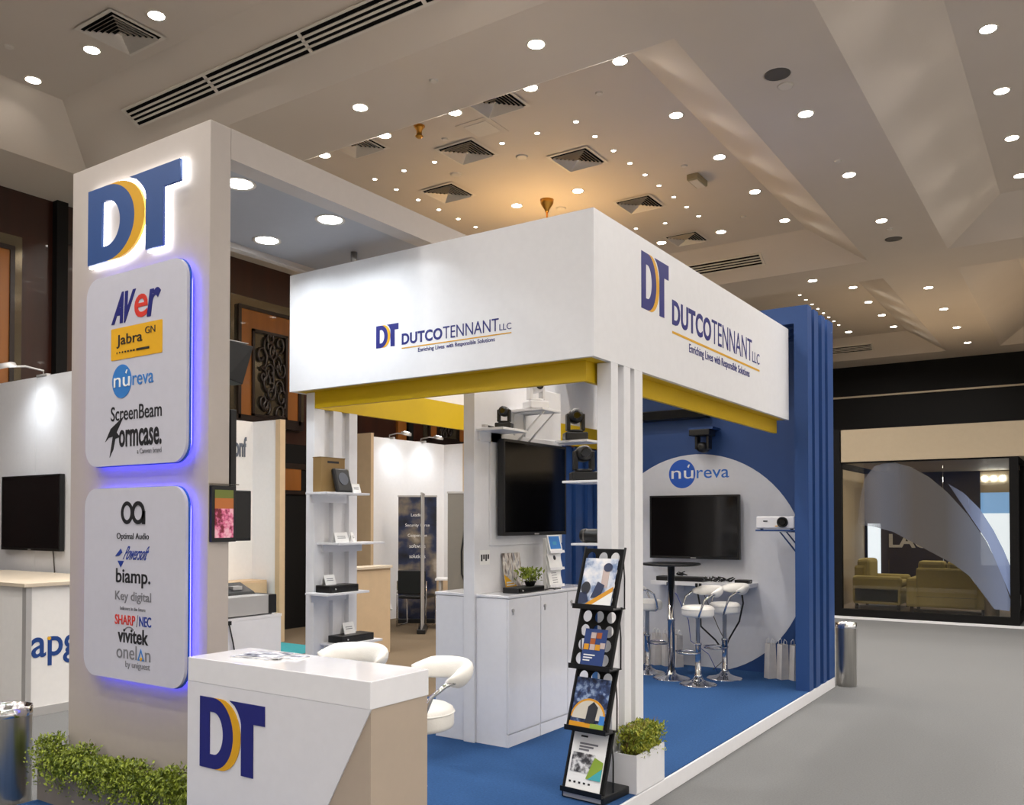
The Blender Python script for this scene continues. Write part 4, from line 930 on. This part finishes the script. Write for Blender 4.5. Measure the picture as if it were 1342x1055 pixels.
t = thing('monitor', 'black monitor behind the tower edge, beside the pink tablet', 'display')
box('casing', black, (-3.62, -3.585, 2.80, 2.965, 1.50, 1.755), t, .004); box('screen', screen, (-3.585, -3.583, 2.81, 2.955, 1.515, 1.745), t); box('mount', black, (-3.70, -3.60, 2.766, 2.80, 1.6, 1.68), t)
t = thing('wall_television', 'black screen mounted edge-on at the back of the tower', 'television'); box('casing', black, (-4.4, -3.52, 2.785, 2.82, 1.76, 2.15), t, .004); box('mount', black, (-4.1, -3.8, 2.766, 2.785, 1.9, 2.05), t)
t = thing('loudspeaker', 'black wall loudspeaker hanging at the back of the tower', 'speaker')
MB().add([(-3.66, 2.80, 2.31), (-3.575, 2.80, 2.31), (-3.575, 2.90, 2.29), (-3.66, 2.90, 2.29), (-3.66, 2.80, 2.50), (-3.575, 2.80, 2.50), (-3.555, 2.95, 2.49), (-3.66, 2.95, 2.49)], [(0, 3, 2, 1), (4, 5, 6, 7), (0, 1, 5, 4), (1, 2, 6, 5), (2, 3, 7, 6), (3, 0, 4, 7)]).build('cabinet_box', black, t, .004); box('mount', black, (-3.64, -3.60, 2.766, 2.80, 2.36, 2.44), t); box('top_plate', alu, (-3.66, -3.57, 2.80, 2.93, 2.50, 2.504), t)

# ------------------------------------------------------------------ neighbouring stand on the left ("apg")
wl2 = thing('booth_wall', 'white wall of the left neighbouring stand with a television', 'wall panel')
for k in range(3): box('panel', white, (-9.9 + .8 * k + .002, -9.9 + .8 * (k + 1) - .002, 4.75, 4.80, 0, 3.09), wl2)
tv('wall_television', 'large black television on the left neighbouring stand', -9.66, -8.52, 1.30, 2.07, 4.69, .05)
t = thing('cable', 'thin grey cable hanging below the left television', 'cable'); MB().tube([(-8.72, 4.735, 1.30), (-8.70, 4.74, 1.1), (-8.70, 4.74, .95)], .006, 6).build('cord', dk, t); MB().box(-8.72, -8.68, 4.73, 4.75, .88, .95).build('socket', white, t)
def arm_lamp(label, base, tip, aim, power, grp='arm lamps'):
    t = thing('arm_lamp', label, 'lamp', base, 0, grp); b_ = Vector(base); e = Vector(tip) - b_
    MB().tube([(0, 0, 0), (0, 0, .05), e * .5 + Vector((0, 0, .05)), e], .010, 8).build('arm', alu, t)
    MB().box(-.10, .10, -.02, .02, -.02, .012).build('clamp', alu, t)
    dirv = (Vector(aim) - Vector(tip)).normalized(); q = dirv.to_track_quat('-Z', 'Y').to_matrix().to_4x4(); M = Matrix.Translation(e) @ q
    MB().lathe([(.05, .04), (.085, .025), (.09, -.01)], n=22, M=M, cap=False).build('shade', alu, t); MB().lathe([(.082, -.004), (.082, 0)], n=22, M=M).build('lens', lensc, t)
    if power:
        ld = bpy.data.lights.new('arm_lamp_light', 'SPOT'); ld.energy = power; ld.spot_size = math.radians(125); ld.spot_blend = 1.0; ld.color = COOL; ld.shadow_soft_size = .06
        lo = bpy.data.objects.new('lamp_light', ld); COL.objects.link(lo); lo.parent = t; lo.matrix_local = Matrix.Translation(e + dirv * .02) @ q
arm_lamp('arm lamp over the left neighbouring television', (-9.0, 4.77, 3.10), (-8.95, 4.38, 3.13), (-8.95, 4.76, 2.0), 22)
ct = thing('info_counter', 'white counter with blue lettering on the left neighbouring stand', 'counter')
box('body', matte, (-9.4, -7.25, 3.73, 4.62, .06, 1.06), ct); box('top', mat('counter_oak', (205, 192, 172), .5), (-9.45, -7.22, 3.69, 4.65, 1.06, 1.092), ct, .003)
for d in ((-7.30, -7.24, 3.715, 3.76, 0, 1.06), (-9.4, -7.24, 3.72, 3.76, 0, .07), (-7.30, -7.24, 3.76, 4.62, 0, .07)): box('frame_rail', alu, d, ct)
fa = lambda u, v, t: (-7.25 + .004 * t, u, v)
apg = mat('apg_blue', (20, 62, 130), .5)
text('apg', apg, ct, (3.765, 4.16, .40, .642), fa, .012); shape([arc(0, 0, 1, 1, 0, 340, 14)], orange, ct, (3.895, 3.925, .61, .64), lambda u, v, t: (-7.25 + .006 * t, u, v), 'dot')

# ------------------------------------------------------------------ stand with "Conf" lettering
cw = thing('booth_wall', 'white corner wall with grey Conf lettering behind the tower', 'wall panel')
box('panel', beige, (-9.58, -9.53, 6.6, 7.95, 0, 2.95), cw); box('panel', white, (-9.53, -9.05, 7.90, 7.95, 0, 2.95), cw); box('end_post', beige, (-9.05, -8.96, 7.88, 7.97, 0, 2.95), cw)
MB().box(-9.53, -9.525, 6.6, 7.9, 0, 2.95).build('panel_face', matte, cw)
struct(box('floor_warm_light_tint', mat('warm_lit_carpet', (112, 99, 82), .95, noise=.12, scale=80, bump=.25, bscale=300, spec=.1), (-9.95, -4.78, 4.83, 15.0, 0, .003)))  # sheet over the hall carpet; warm light painted in as a brown tint
text('Conf', mat('conf_letters', (96, 104, 116), .5), cw, (7.48, 7.788, 2.46, 2.735), lambda u, v, t: (-9.524 + .01 * t, u, v), .02)
box('teal_carpet', teal, (-9.4, -7.95, 5.2, 7.88, 0, .006))['kind'] = 'structure'
t = thing('low_cupboard', 'cream low cupboard with two handles inside the Conf stand', 'cabinet')
box('body', beige, (-9.50, -9.17, 7.0, 7.85, 0, .82), t, .003)
for y in (7.02, 7.44): d = box('door', beige, (-9.17, -9.155, y, y + .40, .04, .80), t, .003); box('handle', black, (-9.155, -9.14, y + (.36 if y < 7.2 else .02), y + (.38 if y < 7.2 else .04), .60, .64), d)
t = thing('photo_block', 'small framed photo on the cream cupboard', 'frame'); box('frame', black, (-9.4, -9.38, 7.05, 7.22, .82, 1.0), t); box('picture', printmat('photo_print', [(.4, (60, 70, 90)), (.6, (190, 196, 206))], 20), (-9.38, -9.378, 7.07, 7.20, .84, .98), t)

# ------------------------------------------------------------------ stand seen through the opening
mw = thing('booth_wall', 'bright white corner wall seen under the yellow band', 'wall panel')
MB().box(-9.62, -9.57, 10.0, 12.2, 0, 2.95).build('panel', white, mw); MB().box(-9.57, -9.14, 12.15, 12.2, 0, 2.95).build('panel', white, mw); MB().box(-9.14, -9.07, 12.13, 12.22, 0, 2.95).build('end_post', beige, mw)
tag(box('booth_partition', beige, (-9.95, -9.18, 9.86, 9.92, 0, 2.95)), 'beige partition panel left of the bright white wall', 'wall panel')
arm_lamp('arm lamp over the bright white wall, nearer one', (-9.60, 10.75, 2.96), (-9.22, 10.72, 3.0), (-9.55, 10.75, 1.9), 18)
arm_lamp('arm lamp over the bright white wall, farther one', (-9.60, 11.55, 2.96), (-9.22, 11.55, 3.0), (-9.55, 11.55, 1.9), 18)
t = thing('wooden_counter', 'beige counter with darker top beyond the left ribbed column', 'counter')
box('body', beige, (-7.36, -7.16, 7.3, 8.04, .003, 1.03), t, .003); box('top', mat('counter_oak', (205, 192, 172), .5), (-7.38, -7.14, 7.28, 8.06, 1.03, 1.06), t, .002)
ban = printmat('banner_print', [(.36, (14, 16, 26)), (.48, (34, 44, 74)), (.60, (120, 110, 96)), (.7, (190, 180, 168))], 2.2, (1, 1, 1.2))
def banner(label, loc, rz, w, hh, front, back, txt=False):
    t = thing('roll_up_banner', label, 'banner', loc, rz, 'roll-up banners')
    MB().box(-w / 2, w / 2, -.06, .06, 0, .07).build('base', black, t, .01); MB().box(-w / 2, w / 2, -.006, 0, .07, hh).build('front_sheet', front, t); MB().box(-w / 2, w / 2, .001, .005, .07, hh).build('back_sheet', back, t)
    MB().box(-w / 2 - .01, w / 2 + .01, -.014, .012, hh, hh + .025).build('top_rail', alu, t); MB().tube([(0, .03, .05), (0, .02, hh)], .010, 8).build('pole', black, t)
    if txt:
        for k, (s_, w_) in enumerate((('Leading', .2), ('Security Force', .38), ('Cooperation', .3), ('software', .25), ('solutions', .25))): text(s_, paper, t, (-w_ / 2, w_ / 2, hh - .32 - .16 * k, hh - .26 - .16 * k), lambda u, v, q: (u, -.007 - .002 * q, v))
    return t
banner('dark printed roll-up banner before the bright white wall', (-8.86, 10.58, 0), math.radians(35), .60, 1.98, ban, dk, True)
banner('grey roll-up banner seen edge-on in front of the dark banner', (-8.10, 9.79, 0), math.radians(126), .62, 1.98, alu, alu)
bb = banner('grey back of a roll-up banner beside the narrow display wall', (-6.95, 9.35, 0), math.radians(214), .55, 1.97, alu, mat('banner_grey', (120, 116, 108), .6))
t = thing('cable', 'thick black cable hanging on the grey banner back', 'cable'); MB().tube([(-6.90, 9.26, 1.70), (-6.98, 9.24, 1.2), (-6.96, 9.22, .9), (-6.86, 9.22, .7), (-6.84, 9.2, .02)], .014, 6).build('cord', black, t); MB().box(-6.88, -6.80, 9.16, 9.24, 0, .05).build('plug', black, t)
t = thing('meeting_table', 'white table beyond the edge-on banner', 'table', (-7.86, 10.52, 0), math.radians(34))
MB().box(-.45, .45, -.2, .2, .72, .75).build('table_top', white, t, .003)
for sx in (-.38, .38): MB().box(sx - .02, sx + .02, -.17, .17, 0, .72).build('side_frame', alu, t)
t = thing('drawer_cabinet', 'white drawer unit under the far table', 'cabinet', (-8.55, 11.15, 0), math.radians(34)); MB().box(-.3, .3, -.2, .2, 0, .68).build('body', beige, t, .003)
for k in range(3): d = MB().box(-.28, .28, -.215, -.2, .04 + .21 * k, .23 + .21 * k).build('drawer', beige, t); MB().box(-.1, .1, -.225, -.215, .12 + .21 * k, .135 + .21 * k).build('handle', black, d)
t = thing('visitor_chair', 'black chair with chrome legs beside the dark banner', 'chair', (-8.62, 10.28, 0), math.radians(200))
MB().box(-.22, .22, -.22, .22, .43, .48).build('seat', black, t, .02); MB().box(-.22, .22, .20, .24, .50, .86).build('backrest', black, t, .015)
for sx in (-.23, .23): MB().tube([(sx, .22, .70), (sx, .24, .02), (sx, -.20, .02), (sx, -.20, .45)], .012, 8).build('leg', chrome, t)
t = thing('waste_basket', 'wire basket with crumpled white paper by the bright wall', 'basket', (-9.34, 10.2, .003)); MB().lathe([(.14, 0), (.17, .12)], n=16).build('tub', black, t)
rnd = random.Random(5); m = MB()
for k in range(14): M = Matrix.Translation((rnd.uniform(-.13, .13), rnd.uniform(-.13, .13), .16 + rnd.uniform(0, .22))) @ Matrix.Rotation(rnd.uniform(0, 6), 4, Vector((1, rnd.random(), rnd.random()))); m.box(-.06, .06, -.05, .05, -.01, .01, M)
m.build('crumpled_paper', paper, t, kind='stuff')

# ------------------------------------------------------------------ glazed shop at the far right
SY = 15.1
sf = struct(box('trim_2', cream, (-3.52, 4.6, SY - .02, SY + 4.2, 2.577, 3.11)))
w1 = bpy.data.objects.new('window_1', None); COL.objects.link(w1); w1['kind'] = 'structure'
fx = [-3.50, -2.78, -1.98, -1.07]
box('pane', glass, (fx[0], fx[1] - .002, SY + .03, SY + .042, .15, 2.575), w1); box('pane', glass, (fx[1], fx[2] - .002, SY + .03, SY + .042, .15, 2.575), w1); box('pane', glass, (fx[2], fx[3], SY + .03, SY + .042, .15, 2.575), w1)
for d in ((-4.1, -3.50, SY - .02, SY + .10, 0, 3.12), (-1.07, -.95, SY - .02, SY + .10, .02, 2.577), (-3.50, -1.07, SY - .02, SY + .09, .03, .15), (-3.50, -.95, SY + .0, SY + .08, 2.555, 2.577)): box('frame', blackm, d, w1)
box('pane', glass, (-.99, -.98, SY + .1, SY + 3.9, .15, 2.575), w1)
for d in ((-1.02, -.95, SY + .1, SY + 4.0, .03, .15), (-1.02, -.95, SY + .1, SY + 4.0, 2.50, 2.577), (-1.02, -.95, SY + 1.3, SY + 1.38, .15, 2.5)): box('frame', blackm, d, w1)
struct(box('baseboard_shop', white, (-3.7, 4.6, SY - .12, SY + .0, 0, .03)))
film1 = filmmat('frosted_film', [(150, 150, 156), (104, 110, 124), (84, 80, 78), (84, 82, 82), (108, 116, 134), (130, 144, 176)], [0, .55, .82, .80, .72, .7], -3.28, -1.07)
film2 = filmmat('frosted_film_blue', [(110, 118, 140), (140, 160, 204)], [.15, .78], -1.95, -1.35)
def sx(px): return -3.50 + (px - 10) / (910 - 10) * 2.43
def sz(py): return 2.575 - (py - 105) / (900 - 105) * 2.43
up = [(100, 440), (110, 330), (140, 200), (200, 130), (290, 108), (400, 140), (500, 195), (600, 280), (700, 390), (790, 520), (860, 660), (905, 800)]
lo_ = [(912, 815), (905, 868), (830, 862), (775, 790), (705, 700), (620, 640), (420, 540), (300, 480), (200, 455)]
MB().prism([(sx(a), sz(b_)) for a, b_ in reversed(up + lo_)], lambda u, v, t: (u, SY + .026 - .002 * t, v)).build('frosted_film', film1, w1)
up2 = [(600, 232), (680, 280), (760, 360), (830, 470), (880, 570), (912, 650), (912, 800), (880, 720), (800, 530), (710, 395)]
MB().prism([(sx(a), sz(b_)) for a, b_ in reversed(up2)], lambda u, v, t: (u, SY + .022 - .002 * t, v)).build('frosted_film', film2, w1)
# interior
struct(box('floor_shop', mat('shop_floor', (120, 104, 84), .6), (-3.97, -1.0, SY + .1, SY + 4.0, 0, .015)))
struct(box('wall_shop_left', cream, (-4.05, -3.97, SY + .10, SY + 4.0, 0, 2.577)))
wb = struct(box('wall_shop_back', dark_in, (-3.97, -1.03, SY + 4.0, SY + 4.1, 0, 2.577)))
text('LAU', mat('sign_grey', (206, 204, 200), .5), wb, (-3.50, -2.73, 1.06, 1.34), lambda u, v, t: (u, SY + 3.999 - .02 * t, v), .03)
dayl = mat('lit_panel', (220, 232, 250), .5, emit=.85, ecol=(.72, .84, 1)); 
box('lit_window', dayl, (-3.91, -3.66, SY + 3.98, SY + 4.0, .3, 1.55), wb); box('window_bar', blackm, (-3.95, -3.91, SY + 3.96, SY + 4.0, .3, 1.6), wb)
pb = box('lit_display', dayl, (-1.84, -1.05, SY + 3.97, SY + 4.0, .75, 1.75), wb); box('blue_display', mat('lit_blue', (90, 140, 210), .5, emit=.55, ecol=(.25, .5, .9)), (-1.84, -1.05, SY + 3.97, SY + 4.0, 1.75, 2.15), wb); box('lit_header', cream, (-1.84, -1.05, SY + 3.95, SY + 4.0, 2.15, 2.56), wb)
for k in range(3): MB().lathe([(.03, 0), (.045, .02), (.05, .03)], n=18, M=Matrix.Translation((-1.76 + .15 * k, SY + 3.95, 2.42)) @ Matrix.Rotation(PI / 2, 4, 'X')).build('round_lamp', lensc, wb)
ld = bpy.data.lights.new('shop_lamp', 'AREA'); ld.energy = 25; ld.size = 1.2; ld.color = (1, .88, .7); lo = bpy.data.objects.new('shop_ceiling_light', ld); COL.objects.link(lo); lo.location = (-2.3, SY + 2, 2.55)
def sofa(label, x, y, rz, w, seats):
    t = thing('sofa', label, 'sofa', (x, y, .015), rz, 'olive sofas in the shop')
    MB().box(-w / 2, w / 2, -.38, .40, .10, .40).build('base', olive, t, .02); MB().box(-w / 2 + .16, w / 2 - .16, -.40, -.20, .10, .78).build('backrest', olive, t, .04)
    for s in (-1, 1): MB().box(s * (w / 2) - (.18 if s > 0 else 0), s * (w / 2) + (.18 if s < 0 else 0), -.40, .42, .10, .60).build('armrest', olive, t, .05)
    sw = (w - .36) / seats
    for k in range(seats):
        x0 = -w / 2 + .18 + k * sw
        MB().box(x0 + .005, x0 + sw - .005, -.2, .40, .40, .52).build('seat_cushion', olive, t, .04); MB().box(x0 + .005, x0 + sw - .005, -.36, -.12, .52, .90).build('back_cushion', olive, t, .06)
    MB().box(-w / 2 + .17, w / 2 - .17, -.404, -.40, .28, .285).build('seam', dk, t)
    for sx_ in (-w / 2 + .06, w / 2 - .1):
        for sy in (-.36, .34): MB().box(sx_, sx_ + .05, sy, sy + .05, 0, .10).build('leg', dwood, t)
sofa('olive two-seat sofa seen from behind through the shop glass', -2.12, 16.85, 0, 1.26, 2)
sofa('olive armchair sofa turned sideways at the left of the shop', -3.27, 17.1, math.radians(-90), 1.05, 1)
ash_bin('steel bin standing inside the shop behind the glass', -1.42, 16.3, .11, .52)

print('objects', len(bpy.data.objects))
